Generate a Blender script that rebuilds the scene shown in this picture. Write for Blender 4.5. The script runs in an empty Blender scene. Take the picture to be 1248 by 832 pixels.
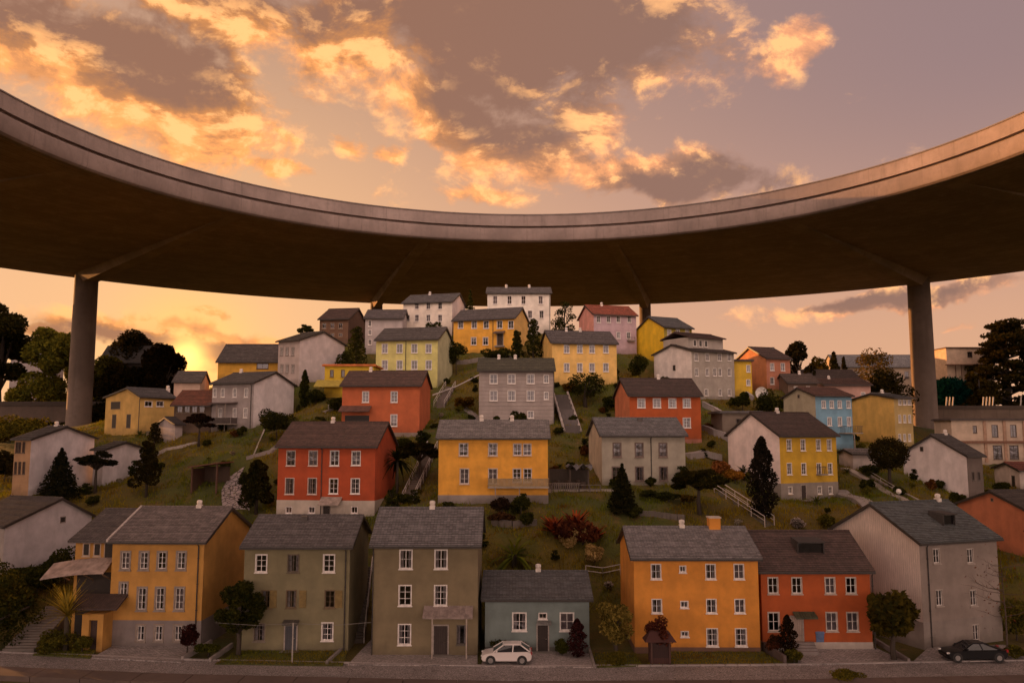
import bpy, math, random
import numpy as np
from mathutils import Vector, Matrix
random.seed(7); rng = np.random.default_rng(7)
R_ = math.radians
scene = bpy.context.scene
COL = scene.collection

# ------------------------------------------------------------------ camera maths (photo pixels -> rays)
FPX = 1000.0; PIT = math.atan(0.11); CH = 18.5
cp, sp = math.cos(PIT), math.sin(PIT)
def ray(u, v):
    s = (416 - v) / FPX
    return ((u - 624) / FPX, cp - s * sp, sp + s * cp)
def P(u, v, Y):
    d = ray(u, v); t = Y / d[1]
    return Vector((d[0] * t, Y, CH + d[2] * t))
def Pz(u, v, z):
    d = ray(u, v); t = (z - CH) / d[2]
    return Vector((d[0] * t, d[1] * t, z))
def proj(x, y, z):
    z -= CH
    dep = y * cp + z * sp; up = -y * sp + z * cp
    return 624 + FPX * x / dep, 416 - FPX * up / dep
def z_at(x, y, v):
    s = (416 - v) / FPX
    return CH + y * (sp + s * cp) / (cp - s * sp)

cam = bpy.data.cameras.new('camera'); co = bpy.data.objects.new('camera', cam); COL.objects.link(co)
co.location = (0, 0, CH); co.rotation_euler = (math.pi / 2 + PIT, 0, 0)
cam.sensor_width = 36; cam.lens = 36 * FPX / 1248; cam.clip_start = .5; cam.clip_end = 20000
scene.camera = co

# ------------------------------------------------------------------ materials
class NT:
    def __init__(s, tree): s.t = tree
    def n(s, typ, **k):
        x = s.t.nodes.new(typ)
        for a, b in k.items(): setattr(x, a, b)
        return x
    def put(s, sock, v):
        if v is None: return
        if isinstance(v, bpy.types.NodeSocket): s.t.links.new(v, sock)
        else: sock.default_value = v
    def m(s, op, a, b=None, c=None, clamp=False):
        x = s.n('ShaderNodeMath', operation=op, use_clamp=clamp)
        for i, v in enumerate((a, b, c)): s.put(x.inputs[i], v)
        return x.outputs[0]
    def mix(s, f, a, b, mode='MIX'):
        x = s.n('ShaderNodeMix', data_type='RGBA', blend_type=mode)
        s.put(x.inputs[0], f)
        for i, v in ((6, a), (7, b)):
            if not isinstance(v, bpy.types.NodeSocket) and len(v) == 3: v = (*v, 1)
            s.put(x.inputs[i], v)
        return x.outputs[2]
    def ss(s, a, lo, hi):
        x = s.n('ShaderNodeMapRange', interpolation_type='SMOOTHSTEP')
        s.put(x.inputs[0], a); x.inputs[1].default_value = lo; x.inputs[2].default_value = hi
        return x.outputs[0]
    def noise(s, vec, scale, detail=4, rough=.55, dist=0):
        x = s.n('ShaderNodeTexNoise'); s.put(x.inputs['Vector'], vec)
        x.inputs['Scale'].default_value = scale; x.inputs['Detail'].default_value = detail
        x.inputs['Roughness'].default_value = rough; x.inputs['Distortion'].default_value = dist
        return x.outputs['Fac']
    def mapv(s, vec, scale):
        x = s.n('ShaderNodeMapping'); s.put(x.inputs[0], vec); x.inputs[3].default_value = scale
        return x.outputs[0]
MATS = {}
def newmat(name):
    m = bpy.data.materials.new(name); m.use_nodes = True
    t = NT(m.node_tree); bs = m.node_tree.nodes['Principled BSDF']
    return m, t, bs
def bump(t, bs, h, strength=.3, dist=.02):
    b = t.n('ShaderNodeBump'); b.inputs['Strength'].default_value = strength; b.inputs['Distance'].default_value = dist
    t.put(b.inputs['Height'], h); t.put(bs.inputs['Normal'], b.outputs[0])
def c3(c, k): return tuple(min(1, x * k) for x in c)

def stucco(c, planks=False, boards=False, rough=.85):
    key = ('st', c, planks, boards)
    if key in MATS: return MATS[key]
    m, t, bs = newmat('plaster'); tc = t.n('ShaderNodeTexCoord').outputs['Object']
    n1 = t.noise(tc, .55, 5, .6); n2 = t.noise(t.mapv(tc, (1.3, 1.3, .3)), 1.1, 6, .7); n3 = t.noise(tc, 22, 3)
    col = t.mix(t.ss(n1, .3, .75), c3(c, .82), c3(c, 1.12))
    grime = tuple(.5 * a + .5 * b for a, b in zip(c3(c, .55), (.09, .07, .05)))
    col = t.mix(t.m('MULTIPLY', t.ss(n2, .5, .8), .26), col, grime)
    # rising damp with a ragged edge near the foot of the wall
    sep = t.n('ShaderNodeSeparateXYZ'); t.put(sep.inputs[0], tc)
    foot = t.m('SUBTRACT', 1, t.ss(t.m('ADD', sep.outputs[2], t.m('MULTIPLY', n1, 1.6)), .7, 1.9))
    col = t.mix(t.m('MULTIPLY', foot, .45), col, grime)
    if planks:
        w = t.n('ShaderNodeTexWave', wave_type='BANDS', bands_direction='X' if planks == 'X' else 'Y', wave_profile='SAW')
        t.put(w.inputs[0], tc); w.inputs['Scale'].default_value = 1.35
        edge = t.ss(w.outputs['Fac'], .0, .16)
        n4 = t.noise(t.mapv(tc, (9, 9, .5)), 2, 5)
        col = t.mix(t.ss(n4, .35, .7), c3(c, .7), col); col = t.mix(edge, c3(c, .35), col)
        bump(t, bs, edge, .6, .03)
    elif boards:
        w = t.n('ShaderNodeTexWave', wave_type='BANDS', bands_direction='Z', wave_profile='SAW')
        t.put(w.inputs[0], tc); w.inputs['Scale'].default_value = .55
        edge = t.ss(w.outputs['Fac'], 0, .14); col = t.mix(edge, c3(c, .55), col)
        bump(t, bs, edge, .6, .03)
    else:
        bump(t, bs, t.m('ADD', n3, t.m('MULTIPLY', n1, 2)), .25, .03)
    t.put(bs.inputs['Base Color'], col); bs.inputs['Roughness'].default_value = rough
    MATS[key] = m; return m
def roofmat(c, kind='slate'):
    key = ('rf', c, kind)
    if key in MATS: return MATS[key]
    m, t, bs = newmat('roof_tiles'); uv = t.n('ShaderNodeTexCoord').outputs['UV']
    b = t.n('ShaderNodeTexBrick'); t.put(b.inputs['Vector'], uv)
    b.inputs['Scale'].default_value = 1; b.inputs['Brick Width'].default_value = .26; b.inputs['Row Height'].default_value = .25
    b.inputs['Mortar Size'].default_value = .012; b.inputs['Bias'].default_value = 0
    b.inputs['Color1'].default_value = (*c3(c, .65), 1); b.inputs['Color2'].default_value = (*c3(c, 1.35), 1)
    b.inputs['Mortar'].default_value = (*c3(c, .3), 1)
    n1 = t.noise(uv, .6, 5, .65); n2 = t.noise(t.mapv(uv, (.5, 4, 1)), 2, 4)
    col = t.mix(t.m('MULTIPLY', t.ss(n1, .45, .8), .6), b.outputs['Color'], c3(c, 1.7))
    col = t.mix(t.m('MULTIPLY', t.ss(n2, .5, .75), .6), col, (.05, .045, .03)); n3 = t.noise(uv, 2.2, 4, .7); col = t.mix(t.m('MULTIPLY', t.ss(n3, .55, .75), .45), col, c3(c, .5))
    t.put(bs.inputs['Base Color'], col); bs.inputs['Roughness'].default_value = .72
    bump(t, bs, t.m('ADD', b.outputs['Fac'], t.m('MULTIPLY', n1, -.6)), .35, .03)
    MATS[key] = m; return m
def flat(c, rough=.6, metal=0, var=.18, scale=3, bmp=.15):
    key = ('fl', c, rough, metal, scale)
    if key in MATS: return MATS[key]
    m, t, bs = newmat('paint'); tc = t.n('ShaderNodeTexCoord').outputs['Object']
    n = t.noise(tc, scale, 5, .6)
    t.put(bs.inputs['Base Color'], t.mix(t.ss(n, .3, .7), c3(c, 1 - var), c3(c, 1 + var)))
    bs.inputs['Roughness'].default_value = rough; bs.inputs['Metallic'].default_value = metal
    if bmp: bump(t, bs, t.noise(tc, scale * 6, 3), bmp, .02)
    MATS[key] = m; return m
def wood(c):
    key = ('wd', c)
    if key in MATS: return MATS[key]
    m, t, bs = newmat('timber'); tc = t.n('ShaderNodeTexCoord').outputs['Object']
    n = t.noise(t.mapv(tc, (7, 7, 1)), 1.5, 5, .65); w = t.n('ShaderNodeTexWave', bands_direction='X', wave_profile='SAW')
    t.put(w.inputs[0], tc); w.inputs['Scale'].default_value = 1.7
    col = t.mix(n, c3(c, .5), c3(c, 1.45)); col = t.mix(t.ss(w.outputs['Fac'], 0, .15), c3(c, .3), col)
    t.put(bs.inputs['Base Color'], col); bs.inputs['Roughness'].default_value = .8
    bump(t, bs, w.outputs['Fac'], .4, .03); MATS[key] = m; return m
def glass():
    if 'glass' in MATS: return MATS['glass']
    m, t, bs = newmat('window_glass'); nt = m.node_tree; nt.nodes.remove(bs)
    tr = t.n('ShaderNodeBsdfTransparent'); tr.inputs[0].default_value = (.55, .56, .58, 1)
    gl = t.n('ShaderNodeBsdfGlossy'); gl.inputs['Roughness'].default_value = .06; gl.inputs[0].default_value = (.95, .95, 1, 1)
    fr = t.n('ShaderNodeFresnel'); fr.inputs[0].default_value = 1.5
    tc = t.n('ShaderNodeTexCoord').outputs['Object']; b = t.n('ShaderNodeBump'); b.inputs['Strength'].default_value = .12
    b.inputs['Distance'].default_value = .1; t.put(b.inputs['Height'], t.noise(tc, 1.5, 2)); t.put(gl.inputs['Normal'], b.outputs[0])
    mx = t.n('ShaderNodeMixShader'); t.put(mx.inputs[0], t.m('MULTIPLY', fr.outputs[0], 2.0, clamp=True))
    t.put(mx.inputs[1], tr.outputs[0]); t.put(mx.inputs[2], gl.outputs[0])
    t.put(nt.nodes['Material Output'].inputs[0], mx.outputs[0]); MATS['glass'] = m; return m
def leafmat(c, c2=None, trans=.3):
    key = ('lf', c, c2)
    if key in MATS: return MATS[key]
    m, t, bs = newmat('foliage'); nt = m.node_tree; nt.nodes.remove(bs)
    c2 = c2 or (min(1, c[0] * 1.9 + .01), c[1] * 1.55, c[2] * .9)
    g = t.n('ShaderNodeNewGeometry'); tc = t.n('ShaderNodeTexCoord').outputs['Object']
    r = g.outputs['Random Per Island']
    n = t.noise(tc, .9, 3)
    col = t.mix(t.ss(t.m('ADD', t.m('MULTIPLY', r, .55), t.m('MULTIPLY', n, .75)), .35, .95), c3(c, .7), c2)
    d = t.n('ShaderNodeBsdfDiffuse'); t.put(d.inputs[0], col)
    tl = t.n('ShaderNodeBsdfTranslucent'); t.put(tl.inputs[0], col)
    mx = t.n('ShaderNodeMixShader'); mx.inputs[0].default_value = trans
    t.put(mx.inputs[1], d.outputs[0]); t.put(mx.inputs[2], tl.outputs[0])
    t.put(nt.nodes['Material Output'].inputs[0], mx.outputs[0]); MATS[key] = m; return m
def concrete(c, scale=1., joints=0, center=None):
    key = ('cc', c, scale, joints, center)
    if key in MATS: return MATS[key]
    m, t, bs = newmat('concrete'); tc = t.n('ShaderNodeTexCoord').outputs['Object']
    n1 = t.noise(tc, .12 * scale, 6, .65); n2 = t.noise(tc, 1.2 * scale, 5, .6); n3 = t.noise(t.mapv(tc, (1.2, 1.2, .12)), .9 * scale, 4, .6)
    col = t.mix(t.ss(n1, .35, .7), c3(c, .78), c3(c, 1.15)); col = t.mix(t.m('MULTIPLY', t.ss(n2, .45, .75), .4), col, c3(c, .65))
    col = t.mix(t.m('MULTIPLY', t.ss(n3, .5, .78), .55), col, c3(c, .5))
    if joints:   # vertical construction joints every few degrees round the ring
        s = t.n('ShaderNodeSeparateXYZ'); t.put(s.inputs[0], tc)
        a = t.m('ARCTAN2', s.outputs[0], s.outputs[1])
        fr = t.m('FRACT', t.m('MULTIPLY', a, joints / 6.28318))
        col = t.mix(t.m('MULTIPLY', t.m('LESS_THAN', fr, .018), t.m('MULTIPLY', t.ss(n1, .4, .65), .4)), col, c3(c, .4))
    if center:   # board marks running round the ring
        vl = t.n('ShaderNodeVectorMath', operation='LENGTH'); mp = t.mapv(tc, (1, 1, 0)); t.put(vl.inputs[0], mp)
        fr = t.m('FRACT', t.m('MULTIPLY', vl.outputs['Value'], 1 / center)); nb_ = t.noise(vl.outputs['Value'], .9, 4) if False else t.noise(t.mapv(tc, (.3, .3, .3)), 1, 5, .6)
        fl2 = t.m('FLOOR', t.m('MULTIPLY', vl.outputs['Value'], 1 / center)); wn = t.n('ShaderNodeTexWhiteNoise', noise_dimensions='1D'); t.put(wn.inputs['W'], fl2)
        col = t.mix(t.m('MULTIPLY', wn.outputs['Value'], .4), col, c3(c, .6)); col = t.mix(t.m('MULTIPLY', t.m('LESS_THAN', fr, .07), .6), col, c3(c, .4)); col = t.mix(t.m('MULTIPLY', t.ss(nb_, .5, .7), .4), col, c3(c, 1.5))
    t.put(bs.inputs['Base Color'], col); bs.inputs['Roughness'].default_value = .85
    bump(t, bs, n2, .2, .05); MATS[key] = m; return m
def pavers(c, bw=.3, rh=.2):
    key = ('pv', c, bw)
    if key in MATS: return MATS[key]
    m, t, bs = newmat('paving'); tc = t.n('ShaderNodeTexCoord').outputs['Object']
    b = t.n('ShaderNodeTexBrick'); t.put(b.inputs['Vector'], tc); b.inputs['Scale'].default_value = 1
    b.inputs['Brick Width'].default_value = bw; b.inputs['Row Height'].default_value = rh; b.inputs['Mortar Size'].default_value = .018
    b.inputs['Color1'].default_value = (*c3(c, .65), 1); b.inputs['Color2'].default_value = (*c3(c, 1.35), 1); b.inputs['Mortar'].default_value = (*c3(c, .4), 1)
    n = t.noise(tc, .5, 5, .6); n2 = t.noise(tc, 7, 3)
    col = t.mix(t.m('MULTIPLY', t.ss(n, .4, .75), .55), b.outputs['Color'], c3(c, .5))
    col = t.mix(t.m('MULTIPLY', t.ss(n2, .5, .7), .5), col, c3(c, 1.6))
    t.put(bs.inputs['Base Color'], col); bs.inputs['Roughness'].default_value = .8
    bump(t, bs, t.m('ADD', t.m('MULTIPLY', b.outputs['Fac'], -1), n2), .5, .02); MATS[key] = m; return m
def groundmat():
    m, t, bs = newmat('turf'); tc = t.n('ShaderNodeTexCoord').outputs['Object']
    n1 = t.noise(tc, .09, 5, .6); n2 = t.noise(tc, .5, 5, .65); n3 = t.noise(tc, 3.5, 4, .6)
    col = t.mix(t.ss(n1, .38, .62), (.11, .078, .008), (.06, .07, .008))
    col = t.mix(t.ss(n2, .5, .75), col, (.16, .09, .028)); col = t.mix(t.m('MULTIPLY', t.ss(n3, .5, .75), .7), col, (.03, .025, .008))
    t.put(bs.inputs['Base Color'], col); bs.inputs['Roughness'].default_value = 1
    bump(t, bs, t.m('ADD', n3, t.noise(tc, 12, 3)), .8, .12); return m
def blademat():
    m, t, bs = newmat('grass_blades'); nt = m.node_tree; nt.nodes.remove(bs)
    g = t.n('ShaderNodeNewGeometry'); tc = t.n('ShaderNodeTexCoord').outputs['Object']
    n1 = t.noise(tc, .09, 5, .6); n2 = t.noise(tc, .45, 4, .6)
    col = t.mix(t.ss(n1, .38, .62), (.33, .235, .02), (.165, .20, .017))
    col = t.mix(t.ss(n2, .5, .72), col, (.20, .09, .014))
    col = t.mix(t.m('MULTIPLY', g.outputs['Random Per Island'], .5), col, (.045, .04, .010))
    d = t.n('ShaderNodeBsdfDiffuse'); t.put(d.inputs[0], col); tl = t.n('ShaderNodeBsdfTranslucent'); t.put(tl.inputs[0], col)
    mx = t.n('ShaderNodeMixShader'); mx.inputs[0].default_value = .35; t.put(mx.inputs[1], d.outputs[0]); t.put(mx.inputs[2], tl.outputs[0])
    t.put(nt.nodes['Material Output'].inputs[0], mx.outputs[0]); return m

# ------------------------------------------------------------------ mesh building
class MB:
    def __init__(s): s.v = []; s.f = []; s.uv = {}
    def quad(s, a, b, c, d, uv=None):
        i = len(s.v); s.v += [a, b, c, d]; s.f.append((i, i + 1, i + 2, i + 3))
        if uv: s.uv[len(s.f) - 1] = uv
    def poly(s, pts):
        i = len(s.v); s.v += pts; s.f.append(tuple(range(i, i + len(pts))))
    def box(s, x0, x1, y0, y1, z0, z1):
        i = len(s.v)
        s.v += [(x0, y0, z0), (x1, y0, z0), (x1, y1, z0), (x0, y1, z0), (x0, y0, z1), (x1, y0, z1), (x1, y1, z1), (x0, y1, z1)]
        for q in ((0, 3, 2, 1), (4, 5, 6, 7), (0, 1, 5, 4), (1, 2, 6, 5), (2, 3, 7, 6), (3, 0, 4, 7)): s.f.append(tuple(i + k for k in q))
    def prism(s, bot, top):      # two matching loops
        n = len(bot); i = len(s.v); s.v += list(bot) + list(top)
        s.f.append(tuple(i + k for k in range(n - 1, -1, -1))); s.f.append(tuple(i + n + k for k in range(n)))
        for k in range(n): j = (k + 1) % n; s.f.append((i + k, i + j, i + n + j, i + n + k))
    def tube(s, pts, r, n=6, cap=True):
        pts = [Vector(p) for p in pts]; rs = r if isinstance(r, (list, tuple)) else [r] * len(pts); i = len(s.v)
        for k, p in enumerate(pts):
            d = (pts[min(k + 1, len(pts) - 1)] - pts[max(k - 1, 0)]).normalized()
            a = d.cross(Vector((0, 0, 1)) if abs(d.z) < .9 else Vector((1, 0, 0))).normalized(); b = d.cross(a)
            for q in range(n):
                t = 6.28318 * q / n; s.v.append(tuple(p + (a * math.cos(t) + b * math.sin(t)) * rs[k]))
        for k in range(len(pts) - 1):
            for q in range(n):
                q2 = (q + 1) % n; s.f.append((i + k * n + q, i + k * n + q2, i + (k + 1) * n + q2, i + (k + 1) * n + q))
        if cap:
            s.f.append(tuple(i + q for q in range(n - 1, -1, -1))); s.f.append(tuple(i + (len(pts) - 1) * n + q for q in range(n)))
    def lathe(s, prof, c=(0, 0, 0), n=12):
        i = len(s.v)
        for r, z in prof:
            for q in range(n): t = 6.28318 * q / n; s.v.append((c[0] + r * math.cos(t), c[1] + r * math.sin(t), c[2] + z))
        for k in range(len(prof) - 1):
            for q in range(n): q2 = (q + 1) % n; s.f.append((i + k * n + q, i + k * n + q2, i + (k + 1) * n + q2, i + (k + 1) * n + q))
        s.f.append(tuple(i + q for q in range(n - 1, -1, -1))); s.f.append(tuple(i + (len(prof) - 1) * n + q for q in range(n)))
    def mesh(s, name, mat, smooth=False):
        me = bpy.data.meshes.new(name); me.from_pydata([tuple(v) for v in s.v], [], s.f)
        if s.uv:
            ul = me.uv_layers.new(name='UVMap')
            for fi, uv in s.uv.items():
                for k, li in enumerate(me.polygons[fi].loop_indices): ul.data[li].uv = uv[k]
        if mat: me.materials.append(mat)
        if smooth: me.polygons.foreach_set('use_smooth', [True] * len(me.polygons))
        me.update(); return me
    def build(s, name, mat, parent=None, smooth=False, loc=None): return link(name, s.mesh(name, mat, smooth), parent, loc)
def link(name, me, parent=None, loc=None):
    o = bpy.data.objects.new(name, me); COL.objects.link(o)
    if parent: o.parent = parent
    if loc is not None: o.location = loc
    return o
def tag(o, label, cat, group=None, kind=None):
    o['label'] = label; o['category'] = cat
    if group: o['group'] = group
    if kind: o['kind'] = kind
    return o
def thing(name, label, cat, loc=(0, 0, 0), rz=0, group=None):
    o = link(name, None); o.location = loc; o.rotation_euler = (0, 0, rz); o.empty_display_size = .5
    return tag(o, label, cat, group)
def struct(o): o['kind'] = 'structure'; return o
def npmesh(name, verts, faces, mat):
    me = bpy.data.meshes.new(name); nv = len(verts); nf, k = faces.shape
    me.vertices.add(nv); me.vertices.foreach_set('co', verts.astype(np.float32).ravel())
    me.loops.add(nf * k); me.loops.foreach_set('vertex_index', faces.astype(np.int32).ravel())
    me.polygons.add(nf); me.polygons.foreach_set('loop_start', np.arange(0, nf * k, k, dtype=np.int32))
    me.polygons.foreach_set('loop_total', np.full(nf, k, dtype=np.int32))
    me.update(calc_edges=True); me.materials.append(mat); return me

# ------------------------------------------------------------------ houses
CTRL = []       # terrain control points
FOOT = []       # house footprints
SLATE = (.16, .15, .155); SLATE2 = (.10, .10, .105); BROWN = (.10, .055, .043); DBROWN = (.06, .036, .03); GREEN = (.075, .07, .045); REDR = (.30, .075, .04)
WHITE = (.78, .72, .68); GREYT = (.33, .28, .25); BRNT = (.13, .085, .06)
DARK = flat((.025, .02, .018), .6); GUT = flat((.035, .028, .025), .5)
WCACHE = {}
def win_meshes(w, h, nv, nh, sash, trim, tw):
    key = (round(w, 1), round(h, 1), nv, nh, sash, trim, tw)
    if key in WCACHE: return WCACHE[key]
    w, h = key[0], key[1]
    a = MB(); p = -.045
    a.box(-w/2 - tw, -w/2 + .002, p, .02, -h/2 - tw, h/2 + tw); a.box(w/2 - .002, w/2 + tw, p, .02, -h/2 - tw, h/2 + tw)
    a.box(-w/2 + .002, w/2 - .002, p + .004, .02, h/2 - .002, h/2 + tw); a.box(-w/2 + .002, w/2 - .002, p + .004, .02, -h/2 - tw, -h/2 + .002)
    b = MB(); s = .055
    b.box(-w/2, -w/2 + s, .05, .115, -h/2, h/2); b.box(w/2 - s, w/2, .05, .115, -h/2, h/2)
    b.box(-w/2 + s, w/2 - s, .05, .115, h/2 - s, h/2); b.box(-w/2 + s, w/2 - s, .05, .115, -h/2, -h/2 + s)
    for i in range(1, nv): x = -w/2 + w * i / nv; b.box(x - .026, x + .026, .045, .11, -h/2 + s, h/2 - s)
    for i in range(1, nh): z = -h/2 + h * i / nh; b.box(-w/2 + s, w/2 - s, .06, .1, z - .018, z + .018)
    c = MB(); c.quad((-w/2, .082, -h/2), (w/2, .082, -h/2), (w/2, .082, h/2), (-w/2, .082, h/2))
    d = MB(); d.box(-w/2 - tw - .06, w/2 + tw + .06, -.13, .03, -h/2 - tw - .07, -h/2 - tw)
    e = MB()                                     # gathered curtains
    def drape(x0, x1, z0, z1):
        n = max(4, int((x1 - x0) / .06)); pts = [(x0 + (x1 - x0) * i / n, .21 + .03 * math.sin(i * 2.1)) for i in range(n + 1)]
        for (xa, ya), (xb, yb) in zip(pts, pts[1:]): e.quad((xa, ya, z0), (xb, yb, z0), (xb, yb, z1), (xa, ya, z1))
    drape(-w/2, -w/2 + w * .3, -h/2, h/2); drape(w/2 - w * .3, w/2, -h/2, h/2)
    g = MB(); n = max(5, int(w / .06))
    for i in range(n):
        xa, xb = -w/2 + w * i / n, -w/2 + w * (i + 1) / n
        g.quad((xa, .2 + .02 * (i % 2), -h/2), (xb, .2 + .02 * ((i + 1) % 2), -h/2), (xb, .2 + .02 * ((i + 1) % 2), h/2), (xa, .2 + .02 * (i % 2), h/2))
    r = dict(surround=a.mesh('window', flat(trim, .6)), frame=b.mesh('frame', flat(sash, .45)), pane=c.mesh('pane', glass()),
             sill=d.mesh('sill', flat(trim, .6)), curtain=e.mesh('curtain', flat((.66, .56, .54), .9)), net=g.mesh('curtain', flat((.46, .36, .36), .9)))
    WCACHE[key] = r; return r
def add_window(root, x, z, w, h, nv=2, nh=3, sash=WHITE, trim=WHITE, tw=.08, sill=True, curt=None, detail=True, y=0, rz=0, blind=False):
    M = win_meshes(w, h, nv, nh, sash, trim, tw)
    o = link('window', M['surround'], root, (x, y, z)); o.rotation_euler = (0, 0, rz)
    link('frame', M['frame'], o); link('pane', M['pane'], o)
    if sill: link('sill', M['sill'], o)
    if blind:
        bk = MB(); bk.box(-w/2 + .02, w/2 - .02, -.03, -.012, -h/2 + .02, h/2 - .02); bk.build('backing', flat((.03, .024, .022), .2), o); return o
    if curt is None: curt = random.choice(['curtain', 'curtain', 'net', None]) if detail else random.choice(['net', None])
    if curt: link('curtain', M[curt], o)
    return o

class House: pass
def bis(fn, lo, hi, n=60):
    flo = fn(lo)
    for _ in range(n):
        mid = (lo + hi) / 2; fm = fn(mid)
        if (fm > 0) == (flo > 0): lo = mid
        else: hi = mid
    return (lo + hi) / 2
def roof_mesh(w, y0, y1, yr, ze0, ze1, zr, og, th=.17, x0=0.):
    """two slopes of lapped courses; eaves at y0 (height ze0) and y1 (ze1), ridge at yr"""
    mb = MB(); xa, xb = x0 - og, x0 + w + og
    for ye, ze, sgn in ((y0, ze0, 1), (y1, ze1, -1)):
        A, B = Vector((0, ye, ze)), Vector((0, yr, zr)); L = (B - A).length
        if L < .3: continue
        mb.prism([(xa, ye, ze), (xb, ye, ze), (xb, yr, zr), (xa, yr, zr)] if sgn > 0 else [(xa, yr, zr), (xb, yr, zr), (xb, ye, ze), (xa, ye, ze)],
                 [(xa, ye, ze + th), (xb, ye, ze + th), (xb, yr, zr + th), (xa, yr, zr + th)] if sgn > 0 else [(xa, yr, zr + th), (xb, yr, zr + th), (xb, ye, ze + th), (xa, ye, ze + th)])
        n = max(4, int(L / .25)); d = (B - A) / n
        for i in range(n):
            p = A + d * i; q = A + d * (i + 1.02) if i < n - 1 else B
            l0, l1 = th + .05, th + .014
            k = .012 * ((i * 7919) % 5 - 2) / 2
            pa, pb = (xa - .02, p.y, p.z + l0 + k), (xb + .02, p.y, p.z + l0 + k); qa, qb = (xa - .02, q.y, q.z + l1), (xb + .02, q.y, q.z + l1)
            v0, v1 = i * .25, (i + 1) * .25; off = (i % 2) * .13
            uv = [(0 + off, v0 + .01), (w + off, v0 + .01), (w + off, v1 - .01), (0 + off, v1 - .01)]
            if sgn > 0: mb.quad(pa, pb, qb, qa, uv)
            else: mb.quad(pb, pa, qa, qb, uv)
            lo0, lo1 = (xa - .02, p.y, p.z + th + .005), (xb + .02, p.y, p.z + th + .005)
            if sgn > 0: mb.quad(lo0, lo1, pb, pa, [(0, v0), (w, v0), (w, v0), (0, v0)])
            else: mb.quad(lo1, lo0, pa, pb, [(0, v0), (w, v0), (w, v0), (0, v0)])
    n = max(3, int((xb - xa) / .45))               # ridge tiles, each with a small jump
    for i in range(n):
        a, b = xa + (xb - xa) * i / n, xa + (xb - xa) * (i + 1.06) / n
        mb.tube([(a, yr, zr + th + .02 + .02), (min(b, xb + .02), yr, zr + th + .02)], .11, 6)
    return mb
def house(label, uc, uf, vb, ve, vr, wall, roof, Y=None, z=.12, side=None, ug=None, dp=9.5, af=.5, rz=0, gable=None, wins=(), sash=WHITE, trim=WHITE,
          tw=.06, nv=2, nh=3, plinth=None, oe=.4, og=.3, name='house', cat='house', group='houses climbing the hill under the ring', rise=.2, boards=False, gplanks=False,
          chims=(), pipes=(), vents=(), sill=True, detail=True, found=4, ctrl=True, flatroof=False):
    h = House()
    C = Pz(uc, vb, z) if Y is None else P(uc, vb, Y)
    zb = C.z
    sg = 1 if side != 'R' else -1
    r = R_(rz)
    if ug is not None:
        def fn(a):
            g = (-math.sin(a), math.cos(a)); return proj(C.x + g[0] * dp, C.y + g[1] * dp, zb)[0] - ug
        r = bis(fn, R_(-88), R_(88))
    d = Vector((math.cos(r), math.sin(r), 0)); g = Vector((-math.sin(r), math.cos(r), 0))
    t = bis(lambda t: proj(C.x + sg * d.x * t, C.y + sg * d.y * t, zb)[0] - uf, .5, 45)
    O = C if sg > 0 else C - d * t
    h.w, h.dp, h.O, h.r, h.d, h.g = t, dp, O, r, d, g
    hw = z_at(C.x, C.y, ve) - zb; ap = C + g * dp * af
    hr = z_at(ap.x, ap.y, vr) - zb - hw - .3
    if flatroof: hr = .25
    h.hw, h.hr, h.zb = hw, hr, zb
    print('%-60s w%.1f dp%.1f h%.1f rise%.1f rz%.0f  at %.0f %.0f z%.1f' % (label[:60], t, dp, hw, hr, math.degrees(r), O.x, O.y, zb))
    root = thing(name, label, cat, O, r, group); h.root = root
    nrm = Vector((math.sin(r), -math.cos(r), 0))
    def fl(u, v, y=0.):
        dd = Vector(ray(u, v)); o = O + g * y - Vector((0, 0, CH)); k = o.dot(nrm) / dd.dot(nrm); p = dd * k - (O - Vector((0, 0, CH)))
        return p.dot(d), p.z
    h.fl = fl
    # windows in facade
    rects = []
    for wv in wins:
        u, v, wp, hp = wv[:4]; kw = wv[4] if len(wv) > 4 else {}
        x, zz = fl(u, v); dep = (O + d * x).y / cp * .99
        W = max(.3, round(wp * dep / FPX / max(.35, math.cos(r)), 1)); Hh = max(.4, round(hp * dep / FPX, 1))
        x = min(max(x, W/2 + .2), t - W/2 - .2)
        add_window(root, x, zz, W, Hh, **{**dict(sash=sash, trim=trim, tw=tw, nv=nv, nh=nh, sill=sill, detail=detail), **kw}); rects.append((x - W/2, x + W/2, zz - Hh/2, zz + Hh/2))
    mb = MB(); F = found
    xs = sorted({0, t, *[q[0] for q in rects], *[q[1] for q in rects]}); zs = sorted({-F, hw, *[q[2] for q in rects], *[q[3] for q in rects]})
    for xa, xb in zip(xs, xs[1:]):
        for za, zb2 in zip(zs, zs[1:]):
            mx, mz = (xa + xb) / 2, (za + zb2) / 2
            if any(q[0] < mx < q[1] and q[2] < mz < q[3] for q in rects): continue
            mb.quad((xa, 0, za), (xb, 0, za), (xb, 0, zb2), (xa, 0, zb2))
    for q in rects:
        x0, x1, z0, z1 = q; e = .16
        mb.quad((x0, 0, z0), (x0, 0, z1), (x0, e, z1), (x0, e, z0)); mb.quad((x1, 0, z0), (x1, e, z0), (x1, e, z1), (x1, 0, z1))
        mb.quad((x0, 0, z0), (x0, e, z0), (x1, e, z0), (x1, 0, z0)); mb.quad((x0, 0, z1), (x1, 0, z1), (x1, e, z1), (x0, e, z1))
    mb.quad((t, dp, -F), (0, dp, -F), (0, dp, hw), (t, dp, hw))
    def gab(m, x, flip):
        pts = [(x, 0, -F), (x, 0, hw), (x, dp * af, hw + hr), (x, dp, hw), (x, dp, -F)]
        m.poly(pts if not flip else pts[::-1])
    gm = MB()
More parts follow.
